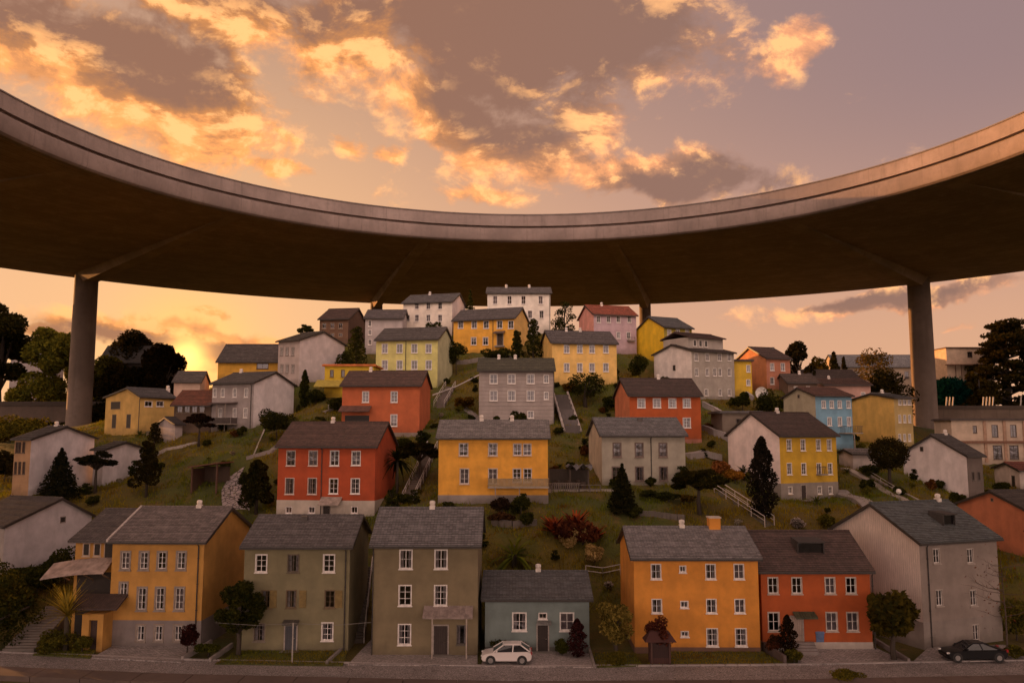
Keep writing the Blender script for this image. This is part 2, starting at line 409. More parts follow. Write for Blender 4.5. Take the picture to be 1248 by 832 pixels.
    if flatroof: gab = lambda m, x, f: m.poly([(x, 0, -F), (x, 0, hw), (x, dp, hw), (x, dp, -F)])
    gab(gm if gable and side == 'L' else mb, 0, True); gab(gm if gable and side == 'R' else mb, t, False)
    wmat = stucco(wall, boards=boards)
    mb.build('wall', wmat, root)
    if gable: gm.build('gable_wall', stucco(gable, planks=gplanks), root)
    s1 = hr / (dp * af); s2 = hr / (dp * (1 - af))
    if flatroof:
        rm = MB(); rm.box(-oe, t + oe, -oe, dp + oe, hw - .02, hw + .22)
        rm.box(-oe + .15, t + oe - .15, -oe + .15, dp + oe - .15, hw + .22, hw + .3)
        for k in range(int(t / .8)): rm.box(-oe + .3 + k * .8, -oe + .36 + k * .8, -oe + .16, dp + oe - .16, hw + .3, hw + .34)
        ro = rm.build('roof', flat(roof, .8, 0, .25, 1.2), root); h.roof = ro
    else:
        ro = roof_mesh(t, -oe, dp + oe, dp * af, hw - oe * s1, hw - oe * s2, hw + hr, og).build('roof', roofmat(roof), root); h.roof = ro
        gt = MB(); zt = hw - oe * s1
        gt.box(-og, t + og, -oe - .13, -oe - .01, zt - .06, zt + .1)
        gt.build('gutter', GUT, root)
        for x in (-og - .05, t + og):
            vb_ = MB()
            for (ya, za, yb, zb_) in ((-oe, zt, dp * af, hw + hr), (dp + oe, hw - oe * s2, dp * af, hw + hr)):
                vb_.prism([(x, ya, za - .08), (x + .05, ya, za - .08), (x + .05, yb, zb_ - .08), (x, yb, zb_ - .08)], [(x, ya, za + .18), (x + .05, ya, za + .18), (x + .05, yb, zb_ + .18), (x, yb, zb_ + .18)])
            vb_.build('verge_board', GUT, root)
    if plinth:
        zp = fl(uc, plinth[0])[1]; pm = MB()
        # leave the basement windows open in the plinth face
        xs = sorted({-.03, t + .03, *[q[0] - tw - .02 for q in rects if q[2] < zp], *[q[1] + tw + .02 for q in rects if q[2] < zp]})
        rr = [(q[0] - tw - .02, q[1] + tw + .02, q[2] - .2, q[3] + tw + .02) for q in rects if q[2] < zp]
        zs = sorted({-F, zp, *[max(-F, q[2]) for q in rr], *[min(zp, q[3]) for q in rr]})
        for xa, xb in zip(xs, xs[1:]):
            for za, zc in zip(zs, zs[1:]):
                mx, mz = (xa + xb) / 2, (za + zc) / 2
                if any(q[0] < mx < q[1] and q[2] < mz < q[3] for q in rr): continue
                pm.quad((xa, -.03, za), (xb, -.03, za), (xb, -.03, zc), (xa, -.03, zc))
        for x, s in ((-.03, -1), (t + .03, 1)):
            a, b, c, e = (x, -.03, -F), (x, dp, -F), (x, dp, zp), (x, -.03, zp); pm.quad(*( (a, e, c, b) if s < 0 else (a, b, c, e)))
        pm.quad((-.03, -.03, zp), (t + .03, -.03, zp), (t + .03, 0, zp), (-.03, 0, zp)); pm.quad((-.03, -.03, zp), (0, -.03, zp), (0, dp, zp), (-.03, dp, zp)); pm.quad((t, -.03, zp), (t + .03, -.03, zp), (t + .03, dp, zp), (t, dp, zp))
        pm.build('plinth', stucco(plinth[1]), root)
    for c in chims:                         # (u, kind)
        dd = Vector(ray(c[0], vr)); # along the ridge
        x = bis(lambda x: proj(*(O + d * x + g * dp * af + Vector((0, 0, hw + hr)))[:])[0] - c[0], -1, t + 1)
        kind = c[1]; cm = MB(); zr = hw + hr
        if kind == 'pot':
            cm.box(x - .24, x + .24, dp * af - .24, dp * af + .24, zr - .3, zr + .4); cm.lathe([(.14, .38), (.2, .42), (.27, .62), (.24, .78), (.08, .84)], (x, dp * af, zr), 10)
            cm.build('chimney', flat((.72, .64, .58), .7), ro)
        elif kind == 'block':
            cm.box(x - .5, x + .5, dp * af - .5, dp * af + .5, zr - .4, zr + 1.0); co_ = cm.build('chimney', wmat, ro)
            k = MB(); k.box(x - .57, x + .57, dp * af - .57, dp * af + .57, zr + 1.0, zr + 1.12); k.build('chimney_cap', flat((.5, .42, .36), .8), ro)
        else:
            cm.box(x - .28, x + .28, dp * af - 1.1, dp * af - .5, zr - 1, zr + .2); cm.build('chimney', flat((.1, .085, .08), .8), ro)
    for pu in pipes:
        x, _ = fl(pu, ve); pm = MB(); pm.tube([(x, -.09, -.3), (x, -.09, hw - .45), (x, -.45 if oe > .3 else -.2, hw - .1)], .055, 6)
        for zz in np.arange(.8, hw - .5, 2.2): pm.box(x - .07, x + .07, -.13, 0, zz, zz + .06)
        pm.build('downpipe', GUT, root)
    for vv in vents:                        # (fraction of depth, height, w, h)
        y, zz, W, Hh = dp * vv[0], vv[1], vv[2], vv[3]; x = 0 if side == 'L' else t
        add_window(root, x, zz, W, Hh, nv=1, nh=1, sash=(.2, .15, .12), trim=(.2, .15, .12), tw=.05, sill=False, curt='net' if W > .8 else None, y=y, rz=R_(-90 if side == 'L' else 90))
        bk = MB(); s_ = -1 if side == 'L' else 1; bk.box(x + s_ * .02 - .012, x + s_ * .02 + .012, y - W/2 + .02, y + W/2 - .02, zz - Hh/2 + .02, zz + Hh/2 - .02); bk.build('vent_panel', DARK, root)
    if ctrl:
        for a, b in ((0, 0), (t, 0), (t / 2, 0)): p = O + d * a + g * b; CTRL.append((p.x, p.y, zb - .05))
        for a in (0, t): p = O + d * a + g * dp; CTRL.append((p.x, p.y, zb + rise * dp))
    FOOT.append((O.x, O.y, r, t, dp))
    return h
def door(h, u, v0, v1, wpx, c, y=0, hood=False):
    (x, za), (_, zc) = h.fl(u, v1), h.fl(u, v0); dep = h.O.y / cp; w = wpx * dep / FPX
    za = max(za, 0.02) if za < 1.2 else za
    d = MB(); d.box(x - w/2, x + w/2, -.05 - y, .05 - y, za, zc)
    for k in (0, 1):
        hh = (zc - za); d.box(x - w * .32, x + w * .32, -.075 - y, -.04 - y, za + .12 * hh + k * .45 * hh, za + .45 * hh + k * .45 * hh)
    o = d.build('door', wood(c), h.root)
    f = MB(); f.box(x - w/2 - .11, x - w/2 - .001, -.09 - y, .03 - y, za, zc + .1); f.box(x + w/2 + .001, x + w/2 + .11, -.09 - y, .03 - y, za, zc + .1); f.box(x - w/2 - .0, x + w/2, -.085 - y, .03 - y, zc + .001, zc + .1)
    f.build('frame', flat(GREYT if not hood else (.2, .15, .12), .6), o)
    k = MB(); k.tube([(x + w * .36, -.08 - y, za + 1.0), (x + w * .36, -.14 - y, za + 1.0), (x + w * .22, -.14 - y, za + 1.0)], .025, 6); k.build('handle', flat((.4, .35, .3), .3, 1), o)
    s = MB(); s.box(x - w/2 - .35, x + w/2 + .35, -.7 - y, -.02 - y, za - .3, za - .02); s.build('doorstep', concrete((.28, .25, .23)), h.root)
    return x, za, zc
def canopy(h, u0, u1, v0, v1, out, c, posts=None, name='canopy', metal=False, zpost=None, pc=(.3, .24, .2)):
    x0, zt = h.fl(u0, v0); x1, zl = h.fl(u1, v1)
    zl = min(zl + out * .1, zt - .08)
    m = MB(); n = max(4, int((x1 - x0) / .22)); th = .1
    for i in range(n):
        a, b = x0 + (x1 - x0) * i / n, x0 + (x1 - x0) * (i + .86) / n
        m.prism([(a, -out, zl), (b, -out, zl), (b, -.01, zt), (a, -.01, zt)], [(a, -out, zl + th), (b, -out, zl + th), (b, -.01, zt + th), (a, -.01, zt + th)])
    m.prism([(x0 + .02, -out + .03, zl - .05), (x1 - .02, -out + .03, zl - .05), (x1 - .02, -.012, zt - .05), (x0 + .02, -.012, zt - .05)], [(x0 + .02, -out + .03, zl + .03), (x1 - .02, -out + .03, zl + .03), (x1 - .02, -.012, zt + .03), (x0 + .02, -.012, zt + .03)])
    o = m.build(name, flat(c, .7, 0, .3, 2), h.root)
    for pu in posts or ():
        x, _ = h.fl(pu, v1); q = MB(); q.tube([(x, -out + .12, zpost if zpost is not None else -.5), (x, -out + .12, zl)], .06, 6); q.build('post', flat(pc, .6), o)
    return o
def balcony(h, u0, u1, vtop, vbot, out, c, rail='slat', posts=()):
    x0, zt = h.fl(u0, vtop); x1, zl = h.fl(u1, vbot)
    m = MB(); m.box(x0, x1, -out, -.01, zl - .16, zl); o = m.build('balcony', concrete((.3, .26, .22)), h.root)
    r = MB(); hh = zt - zl
    r.box(x0, x1, -out, -out + .06, zt - .06, zt); r.box(x0, x0 + .06, -out + .06, -.02, zt - .06, zt); r.box(x1 - .06, x1, -out + .06, -.02, zt - .06, zt)
    st = .14 if rail == 'slat' else .3; w = .11 if rail == 'slat' else .03
    x = x0 + .03
    while x < x1 - .1: r.box(x, x + w, -out + .01, -out + .045, zl + .003, zt - .061); x += st
    y = -out + .2
    while y < -.2:
        for xx in (x0 + .01, x1 - .045): r.box(xx, xx + .035, y, y + w, zl + .003, zt - .061)
        y += st
    r.build('railing', flat(c, .6), o)
    for pu in posts:
        x, _ = h.fl(pu, vbot); q = MB(); q.tube([(x, -out + .15, -3), (x, -out + .15, zl - .16)], .07, 6); q.build('post', flat((.3, .24, .2), .6), o)
def dormer(h, u0, u1, v0, v1):
    """an open roof hatch: wedge rising from the front slope"""
    O, d, g = h.O, h.d, h.g
    s1 = h.hr / (h.dp * .5)
    # find slope positions for the pixel corners
    nrm = Vector((0, -s1, 1)); n = d * nrm.x + g * nrm.y + Vector((0, 0, nrm.z))
    def onroof(u, v):
        dd = Vector(ray(u, v)); p0 = O + Vector((0, 0, h.hw + .25)); k = (p0 - Vector((0, 0, CH))).dot(n) / dd.dot(n); q = dd * k + Vector((0, 0, CH)) - O
        return q.dot(d), q.dot(g)
    xa, ya = onroof(u0, v1); xb, yb = onroof(u1, v1); _, yt = onroof((u0 + u1) / 2, v0)
    zf = h.hw + .22 + ya * s1; zt_ = h.hw + .22 + yt * s1 + .25
    m = MB(); H_ = .95
    m.prism([(xa, ya - .25, zf + H_), (xb, ya - .25, zf + H_), (xb, yt, zt_), (xa, yt, zt_)], [(xa, ya - .25, zf + H_ + .1), (xb, ya - .25, zf + H_ + .1), (xb, yt, zt_ + .1), (xa, yt, zt_ + .1)])
    for x in (xa, xb - .1):
        m.prism([(x, ya, zf - .1), (x + .1, ya, zf - .1), (x + .1, yt, zt_ - .3), (x, yt, zt_ - .3)], [(x, ya, zf + H_), (x + .1, ya, zf + H_), (x + .1, yt, zt_), (x, yt, zt_)])
    o = m.build('dormer', flat((.045, .037, .034), .7), h.roof)
    k = MB(); k.quad((xa + .1, ya + .2, zf), (xb - .1, ya + .2, zf), (xb - .1, ya + .2, zf + H_), (xa + .1, ya + .2, zf + H_)); k.build('pane', flat((.012, .011, .012), .15), h.roof)

FR = 'street houses in the front row'
def W(us, v, w, hh, **k): return [(u, v, w, hh, k) for u in us]
exec_list = []
# ---- front row
h1 = house('big ochre three storey house with grey basement and dark wooden porch roof at the left', 244, 131, 787, 659, 616, (.52, .265, .062), (.19, .155, .145), side='R', ug=300, dp=11, group=FR,
  wins=W([153, 175.5, 197.4, 221], 682.5, 9, 19, nh=3) + W([173, 195, 218.6], 729, 10, 25, nh=3) + W([150.6], 717, 8, 13, nh=2) + W([171.5, 193.5, 217], 771, 8, 17, nh=2), trim=(.26, .21, .18), tw=.14, plinth=(756, (.24, .20, .19)), chims=[(243, 'pot')], pipes=[243], rise=.08)
h2 = house('dull olive green house with yellow brown shutters behind a narrow lawn', 424, 294, 792, 665, 626, (.215, .185, .105), (.13, .115, .115), side='R', ug=447, dp=9.3, group=FR,
  wins=W([318.5, 401], 686, 13, 19) + W([357.5], 686, 13, 20, sash=(.1, .07, .05), trim=(.12, .09, .06)) + W([325, 355, 402], 729.5, 11, 19, sash=(.14, .09, .05), trim=(.16, .11, .06)) + W([316], 770, 13, 20, sash=(.15, .11, .08), trim=(.2, .16, .12)) + W([399], 769, 12, 20), sill=True, tw=.07, chims=[(374, 'stub')], pipes=[422], rise=.05)
h3 = house('tall khaki brown house with a corrugated canopy over its door', 453, 582, 797, 663, 617, (.21, .165, .095), (.16, .15, .155), dp=9.3, group=FR,
  wins=W([494.7, 537.5], 681, 14, 22, nh=2) + W([493.7, 537], 725, 14, 23, nh=3) + W([493], 772.5, 14, 23, nh=3) + W([563], 773, 11, 22, sash=(.09, .07, .06), trim=(.12, .1, .08), nv=1, nh=1), tw=.06, chims=[(527, 'pot')], pipes=[455.5], rise=.05)
h4 = house('low blue grey bungalow behind the white car', 591, 718.5, 793, 729, 694, (.19, .235, .225), SLATE2, dp=9, group=FR,
  wins=W([633, 691], 757, 15, 20, nh=2) + W([661.5], 750, 9, 6, nh=1, sash=(.3, .25, .22)), tw=.07, plinth=(788, (.12, .12, .11)), chims=[(656, 'pot')], rise=.03)
h5 = house('bright orange three storey house with an orange chimney and tiny middle windows', 774, 927, 793, 679, 640, (.68, .27, .04), (.20, .185, .19), side='L', ug=757, dp=9.6, group=FR,
  wins=W([799.5, 866, 900.5], 696, 11, 17, nh=2) + W([832], 693, 7, 7, nh=1) + W([800.5, 867, 901.5], 738, 11, 16, nh=2) + W([834], 736, 8, 7, nh=1) + W([868, 903], 776, 12, 19, nh=3) + W([834.5], 772, 8, 6, nh=1), tw=.05, plinth=(788, (.2, .1, .07)), chims=[(831, 'pot'), (870, 'block')], rise=.05)
h6 = house('brick red two storey house with a black roof hatch and white base strip', 930, 1064, 790, 694, 645, (.43, .088, .018), (.085, .052, .045), dp=9.5, group=FR,
  wins=W([942, 971, 1011.6, 1037], 713, 11, 18, nh=2) + W([943, 1013.6, 1039], 757, 12, 21, nh=2), trim=(.5, .42, .36), tw=.07, plinth=(782, (.55, .47, .42)), pipes=[1062], rise=.05)
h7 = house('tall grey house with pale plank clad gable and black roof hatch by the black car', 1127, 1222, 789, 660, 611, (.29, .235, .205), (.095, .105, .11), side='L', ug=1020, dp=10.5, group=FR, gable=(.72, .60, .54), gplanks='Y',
  wins=W([1141, 1182], 677, 9, 16, nh=2) + W([1144.5, 1186], 728, 9, 18, nh=2) + W([1189], 770, 9, 18, nh=2), trim=(.4, .34, .3), tw=.07, plinth=(758, (.27, .225, .2)), pipes=[1128.5], chims=[(1143, 'pot')], rise=.05)
# ---- second row
h9 = house('deep red house with a pale base and grey entrance awning left of the stairway', 456, 337, 630, 543, 513, (.42, .07, .02), BROWN, Y=97, side='R', ug=481, dp=9.5,
  wins=W([354.6, 381.7], 558, 10, 17, sash=(.3, .22, .18), trim=(.6, .5, .45)) + W([407.8, 434], 558, 10, 17) + W([353, 380.6], 592, 10, 18, sash=(.3, .22, .18), trim=(.6, .5, .45)) + W([406.6, 433], 592, 10, 18) + W([352, 380, 432], 621, 7, 7, nh=1), plinth=(610, (.55, .47, .40)), chims=[(406, 'pot')], pipes=[393], rise=.3)
h10 = house('golden orange house with a slatted balcony in the middle of the hill', 534, 668, 613, 533, 511, (.78, .37, .05), (.21, .19, .185), Y=96, dp=9.0,
  wins=W([565, 600.7], 547.5, 10, 15, trim=(.55, .44, .36)) + W([630.5, 642.5], 547.5, 9, 14, trim=(.55, .44, .36)) + W([566, 600.7], 580, 10, 18, trim=(.55, .44, .36)) + W([630, 643], 579, 9, 16, trim=(.55, .44, .36)), plinth=(603, (.3, .25, .23)), chims=[(587, 'pot'), (624, 'pot')], rise=.3)
h11 = house('grey green house with dark brown windows and a slate roof behind the small fir', 734, 836, 591, 530, 508, (.37, .335, .27), (.15, .145, .15), Y=102, side='L', ug=718, dp=9, gable=(.6, .50, .38),
  wins=W([752, 779, 808], 548, 9, 16) + W([751, 779.3, 808.7], 577, 9, 16), sash=(.16, .11, .09), trim=(.17, .12, .10), tw=.12, chims=[(778, 'stub')], pipes=[793], rise=.3)
# ---- third row
h12 = house('coral pink house with a brown porch canopy above the deep red house', 511, 416, 530, 469, 451, (.50, .125, .045), BROWN, Y=118, side='R', ug=524, dp=9,
  wins=W([445.6, 480.4], 483.5, 8, 13) + W([480], 512, 8, 14), plinth=(527, (.36, .28, .24)), chims=[(452, 'pot')], rise=.25)
h13 = house('light grey weatherboarded house with olive green roof behind the golden house', 583.6, 675, 518, 451, 436, (.37, .315, .295), GREEN, Y=125, dp=8.5, boards=True,
  wins=W([601.6, 623.4, 646.7], 461.5, 9, 11, nh=2) + W([665.7], 461.5, 6, 10, nh=2) + W([601.6, 623.4, 646.7], 482, 9, 12, nh=2) + W([665.7], 482, 5, 9, nh=2) + W([646.7], 505, 7, 8, nh=2), chims=[(608, 'pot'), (628, 'pot')], rise=.25, pipes=[675])
h14 = house('red house with lit coral gable behind the grey green house', 768, 855, 538, 481, 460, (.43, .088, .02), DBROWN, Y=120, side='L', ug=750, dp=9, gable=(.62, .2, .09),  # sunlight on the gable is painted in as a lighter coral
  wins=W([781.6, 800.6, 819.4, 837], 491, 9, 11) + W([781, 800, 819, 837], 515, 9, 12), plinth=(535, (.5, .2, .14)), chims=[(802, 'pot')], rise=.25)
h39 = house('mustard yellow house with a pinkish white gable and grey basement right of the tall cypress', 952.5, 1022, 610, 530, 501, (.60, .36, .03), DBROWN, Y=105, side='L', ug=889, dp=10, gable=(.84, .70, .66),
  wins=W([961.6, 978.5, 997.3, 1010.5], 542, 6, 13, nh=3) + W([962, 979.5, 998, 1011.6], 571, 6, 13, nh=3) + W([963, 999, 1012], 597, 5, 8, nh=2), plinth=(589, (.28, .24, .21)), chims=[(947, 'pot')], rise=.2)
# ---- fourth row
h15 = house('cream yellow house with eight small windows above the curved ramp', 673, 752, 466, 417, 402, (.82, .52, .16), (.10, .085, .085), Y=140, side='L', ug=659, dp=9,
  wins=W([690.6, 706.6, 721.5, 738.4], 425, 6, 10, nh=2) + W([690.6, 706.6, 721.5, 738.4], 447.6, 6, 10, nh=2), chims=[(690, 'pot'), (707, 'pot')], rise=.25, detail=False)
h16 = house('pale lime yellow house with grey roof left of the grass slope', 533, 457.5, 471, 412.5, 398, (.62, .57, .21), (.10, .085, .08), Y=140, side='R', ug=551, dp=9, gable=(.52, .50, .30),
  wins=W([469, 487, 505, 522.4], 424.5, 7, 11, nh=2) + W([469, 487, 505, 522.4], 444.5, 7, 11, nh=2), pipes=[495], chims=[(512, 'stub')], rise=.25, detail=False)
h17 = house('amber orange house with five upper windows just below the summit', 627, 552.5, 428, 387, 374, (.80, .40, .055), (.11, .095, .095), Y=152, side='R', ug=644, dp=8.5, gable=(.72, .45, .14),
  wins=W([561.5, 578, 592.5, 609, 624.5], 395.5, 6, 9, nh=2) + W([577.3, 591.7], 415.5, 6, 9, nh=2), pipes=[601], rise=.25, detail=False)
h18 = house('cream white house at the summit with two white chimney pots', 594, 671, 402, 357, 350, (.82, .74, .64), (.15, .13, .125), Y=162, dp=8,
  wins=W([603.5, 621, 638, 659], 365.5, 5, 10, nh=2) + W([603.5, 621, 646, 660], 383, 5, 9, nh=2), chims=[(617, 'pot'), (645, 'pot')], rise=.1, detail=False, pipes=[670])
h19 = house('white house with bluish white gable left of the summit beside a dark tree', 551, 491, 404, 367, 357, (.80, .70, .60), (.13, .12, .12), Y=160, side='R', ug=567, dp=8.5, gable=(.62, .55, .56),
  wins=W([508, 522, 536.3], 372.6, 5, 8, nh=2) + W([497, 508, 522, 536.3], 387.5, 5, 8, nh=2), chims=[(524, 'pot')], vents=[(.5, 2.6, .5, .8)], rise=.1, detail=False)
h20 = house('small plain grey house with one column of windows beside the white summit house', 444.5, 490, 430, 387.5, 377, (.44, .38, .37), (.12, .10, .10), Y=156, dp=8,
  wins=W([450.8], 394, 4, 7, nh=2) + W([450.8, 474], 405, 4, 6, nh=2) + W([450.8], 417, 4, 6, nh=2), rise=.15, detail=False)
h21 = house('dark brown timber house on the left skyline under the ring', 424, 389, 416, 388, 375, (.16, .085, .05), (.09, .05, .04), Y=160, side='R', ug=446, dp=10, gable=(.13, .07, .045),
  wins=W([395, 405, 415], 397, 5, 7, nh=1) + W([395, 405, 415], 408, 5, 4, nh=1), trim=(.3, .2, .13), sash=(.3, .2, .13), rise=.1, detail=False)
h22 = house('pinkish grey house turned side on with tall narrow windows on the left ridge', 364, 338, 466, 414, 403, (.50, .41, .38), (.09, .08, .075), Y=140, side='R', ug=419, dp=11, gable=(.60, .52, .51),
  wins=W([343.5, 350, 357], 428, 3.5, 10, nh=2) + W([343.5, 350, 357], 449, 3.5, 10, nh=2), trim=(.25, .2, .18), rise=.15, detail=False)
h23 = house('small bright yellow house with flat orange roof above the grass slope', 395, 455, 482, 446, 440, (.62, .42, .03), (.50, .15, .04), Y=132, dp=7, flatroof=True,
  wins=W([404.5, 418], 455, 4, 8, nh=1, sash=(.1, .07, .04), trim=(.2, .13, .04)), rise=.2, detail=False)
h24 = house('grey house with white gable and a canopied balcony on the left slope', 308, 257, 521, 466, 452, (.36, .31, .30), (.10, .09, .09), Y=125, side='R', ug=357, dp=10, gable=(.72, .66, .66),
  wins=W([261, 271.5, 286, 300], 478.5, 4.5, 10, nh=2) + W([268.5, 286, 299], 503, 4.5, 11, nh=2), chims=[(294, 'pot')], rise=.15, detail=False, pipes=[307])
h25 = house('orange walled house with a big dark roof against the sunset', 265, 339, 462, 440, 419, (.62, .33, .04), (.085, .07, .065), Y=146, dp=9,
  wins=W([320], 446, 14, 6, nh=1, sash=(.1, .06, .04), trim=(.1, .06, .04)), rise=.1, detail=False)
h26 = house('yellow house with a glazed end wall beside the left ring column', 169, 211, 526, 483, 471, (.66, .42, .13), (.11, .10, .10), Y=132, side='L', ug=127, dp=9, af=.35,
  wins=W([181, 195], 492, 5, 6, nh=1), vents=[(.3, 1.7, 1.0, 2.2), (.72, 1.7, 1.0, 2.2), (.7, 4.3, 2.4, 1.2)], chims=[(205, 'pot')], rise=.0, detail=False, pipes=[170])
h27 = house('pale pink box shaped house with low grey roof against the sunset glow', 243, 211, 492, 465, 452, (.64, .46, .36), (.12, .10, .09), Y=142, side='R', ug=254, dp=7, rise=.05)
h28 = house('dark timber chalet with rusty brown roof beside the grey canopied house', 211, 256, 530, 491, 475, (.13, .085, .06), (.17, .06, .035), Y=128, dp=7, oe=.9,
  wins=W([219, 228, 237, 246], 498, 6, 9, nh=1, sash=(.15, .1, .07), trim=(.18, .13, .09)), rise=.05, detail=False)
h29 = house('tiny white gabled outbuilding between the yellow house and the chalet', 213, 222, 530, 517, 507, (.5, .42, .4), (.06, .05, .05), Y=125, side='L', ug=191, dp=5, rise=.0)
h30 = house('big windowless white gable house with brown slotted side left of the grassy ridge', 34, 14, 601, 535, 518, (.40, .24, .13), (.09, .075, .07), Y=105, side='R', ug=112, dp=12, gable=(.62, .56, .57),
  wins=W([19, 24, 29], 545, 2.2, 12, nh=1, sash=(.08, .05, .04), trim=(.1, .07, .05)) + W([19, 24, 29], 570, 2.2, 14, nh=1, sash=(.08, .05, .04), trim=(.1, .07, .05)), chims=[(69, 'pot')], rise=.0, detail=False, tw=.04)
h31 = house('low white gabled barn half hidden by the pine on the left slope', 124, 112, 592, 548, 537, (.4, .34, .32), (.10, .085, .08), Y=114, side='R', ug=173, dp=9, gable=(.62, .56, .56), rise=.1)
h8 = house('grey white house with a windowless gable cut by the left picture edge', 2, -60, 702, 641, 605, (.35, .3, .28), (.075, .06, .057), Y=86, side='R', ug=109, dp=11, af=.6, gable=(.52, .475, .49), vents=[(.64, 5.0, .55, .55)], rise=.0)
# ---- right flank
h33 = house('vivid yellow house with olive facade on the right of the summit', 810, 844, 436, 398, 385, (.34, .27, .04), SLATE2, Y=150, side='L', ug=775, dp=9.5, gable=(.80, .50, .02),  # gable and facade colours include the sunlight and shade on one yellow house
  wins=W([815.5, 826, 837.5], 405, 5, 7, nh=2) + W([815.5, 826, 837.5], 420, 5, 6, nh=2), rise=.15, detail=False)
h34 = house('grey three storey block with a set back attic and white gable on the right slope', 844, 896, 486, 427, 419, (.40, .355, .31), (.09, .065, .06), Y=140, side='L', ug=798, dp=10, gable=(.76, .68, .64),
  wins=W([848.6, 862, 877, 888.6], 435, 5, 9, nh=2) + W([849, 862, 871, 877.5, 889], 453.5, 4.5, 9, nh=2) + W([861, 877.5, 889], 478, 4.5, 8, nh=2), vents=[(.45, 5.6, .6, .9)], rise=.15, detail=False, tw=.06)
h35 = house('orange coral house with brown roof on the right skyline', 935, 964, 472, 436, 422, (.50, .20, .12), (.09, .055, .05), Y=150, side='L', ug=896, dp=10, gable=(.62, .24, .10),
  wins=W([941, 954], 447, 5, 9, nh=2) + W([941, 954], 464, 5, 8, nh=2), chims=[(938, 'stub')], rise=.1, detail=False)
h36 = house('narrow yellow flat roofed house between the grey block and the coral house', 895, 917, 480, 440, 437, (.66, .42, .04), (.07, .055, .05), Y=146, dp=6, flatroof=True,
  wins=W([912], 449, 4, 8, nh=2) + W([912], 466, 4, 7, nh=2), rise=.1, detail=False)
h37 = house('lilac house with pink gable and red roof right of the summit', 724, 776, 428, 382.5, 371, (.50, .36, .40), REDR, Y=155, side='L', ug=706, dp=8.5, gable=(.78, .36, .30),  # warm light on the gable is mixed into its pink colour
  wins=W([729.5, 741.7, 753.6, 767], 389, 4.5, 8, nh=2) + W([729.5, 741.7, 753.6, 766], 408.5, 4.5, 8, nh=2), chims=[(733, 'pot')], rise=.1, detail=False)
h38 = house('low grey flat roofed shed behind the mustard house', 881, 928, 530, 503, 497, (.21, .165, .13), (.11, .10, .10), Y=122, dp=7, flatroof=True, name='shed', cat='shed', rise=.1, wins=W([900], 514, 5, 7, nh=1, sash=(.1, .08, .07), trim=(.15, .12, .1)))
h40 = house('sky blue house with cream gable and a balcony on posts', 996, 1040.5, 546, 482, 471, (.20, .37, .50), (.13, .06, .045), Y=125, side='L', ug=957, dp=9, gable=(.42, .38, .28),
  wins=W([1003.8, 1013.6, 1023.3, 1034], 492.5, 4.5, 9, nh=2) + W([1011, 1023.6, 1034.7], 513.5, 4.5, 10, nh=2), vents=[(.5, 8.0, .5, .5)], rise=.05, detail=False)
h41 = house('plain yellow house with windowed end wall touching the right ring column', 1092, 1114, 541, 485, 478, (.50, .36, .15), (.11, .10, .10), Y=132, side='L', ug=1040, dp=10, gable=(.70, .44, .12),
  wins=W([1096.5, 1102.5, 1108.5], 490, 4, 6, nh=1) + W([1096.5, 1102.5, 1108.5], 510, 3, 9, nh=2) + W([1096.5, 1102.5, 1108.5], 533, 3, 8, nh=2), rise=.0, detail=False, chims=[(1075, 'pot')])
h42 = house('white house with windowless gable and dark timber end on the right slope', 1181, 1200, 608, 555, 528, (.16, .125, .11), (.075, .065, .065), Y=108, side='L', ug=1103, dp=11, gable=(.74, .66, .66),
  wins=W([1186, 1193], 580, 2.5, 9, nh=1, sash=(.08, .06, .05), trim=(.1, .08, .07)), vents=[(.68, 6.3, .5, .6)], chims=[(1152, 'pot')], rise=.0, detail=False)
h43 = house('orange red house with plain gable cut by the right picture edge', 1262, 1320, 681, 625, 596, (.40, .13, .07), (.07, .055, .05), Y=84, side='L', ug=1170, dp=11, gable=(.50, .17, .085), vents=[(.5, 5.4, .3, .3)], rise=.0)
h44 = house('low white cottage with red tiled roof at the right edge', 1244, 1290, 596, 573, 562, (.5, .42, .38), (.20, .055, .035), Y=118, side='L', ug=1213, dp=8, gable=(.58, .48, .43), vents=[(.25, 1.0, .9, 1.6)], rise=.0)
h45 = house('long cream building with brown cornice below the right walkway', 1162, 1300, 563, 512, 508, (.60, .46, .35), (.09, .07, .065), Y=148, dp=6, flatroof=True, name='cream_building', cat='building',
  wins=W([1188], 523, 4, 8, nh=1, sash=(.12, .08, .06), trim=(.14, .1, .08)) + W([1212.5, 1235, 1262], 525, 7, 14, nh=2, sash=(.14, .1, .08), trim=(.16, .11, .09)) + W([1216, 1236, 1262], 551, 10, 16, nh=1, sash=(.12, .09, .07), trim=(.14, .1, .08)), rise=.0)
h46 = house('pink cream two storey block on the far right skyline', 1158, 1215, 512, 424, 420, (.64, .47, .34), (.12, .07, .05), Y=272, dp=10, flatroof=True, name='apartment_block', cat='building',
  wins=W([1182], 432, 6, 7, nh=1, sash=(.15, .1, .08), trim=(.4, .3, .22)) + W([1182], 451, 6, 7, nh=1, sash=(.15, .1, .08), trim=(.4, .3, .22)) + W([1182], 462, 6, 5, nh=1, sash=(.15, .1, .08), trim=(.4, .3, .22)), rise=.0)
h47 = house('long low building with a blue grey roof on the right horizon', 1024, 1162, 512, 447, 432, (.48, .38, .29), (.19, .19, .20), Y=285, dp=16, name='long_building', cat='building',
  wins=W([1045, 1065, 1085, 1105, 1150], 457, 5, 9, nh=1, sash=(.2, .15, .12), trim=(.3, .24, .2)), rise=.0, detail=False)
h48 = house('off white house with a wide low gable front right of the coral house', 985, 1050, 492, 464, 450, (.60, .48, .42), (.08, .055, .05), Y=168, dp=9,
  wins=W([1005, 1016, 1026], 470, 4, 6, nh=1), rise=.0, detail=False)
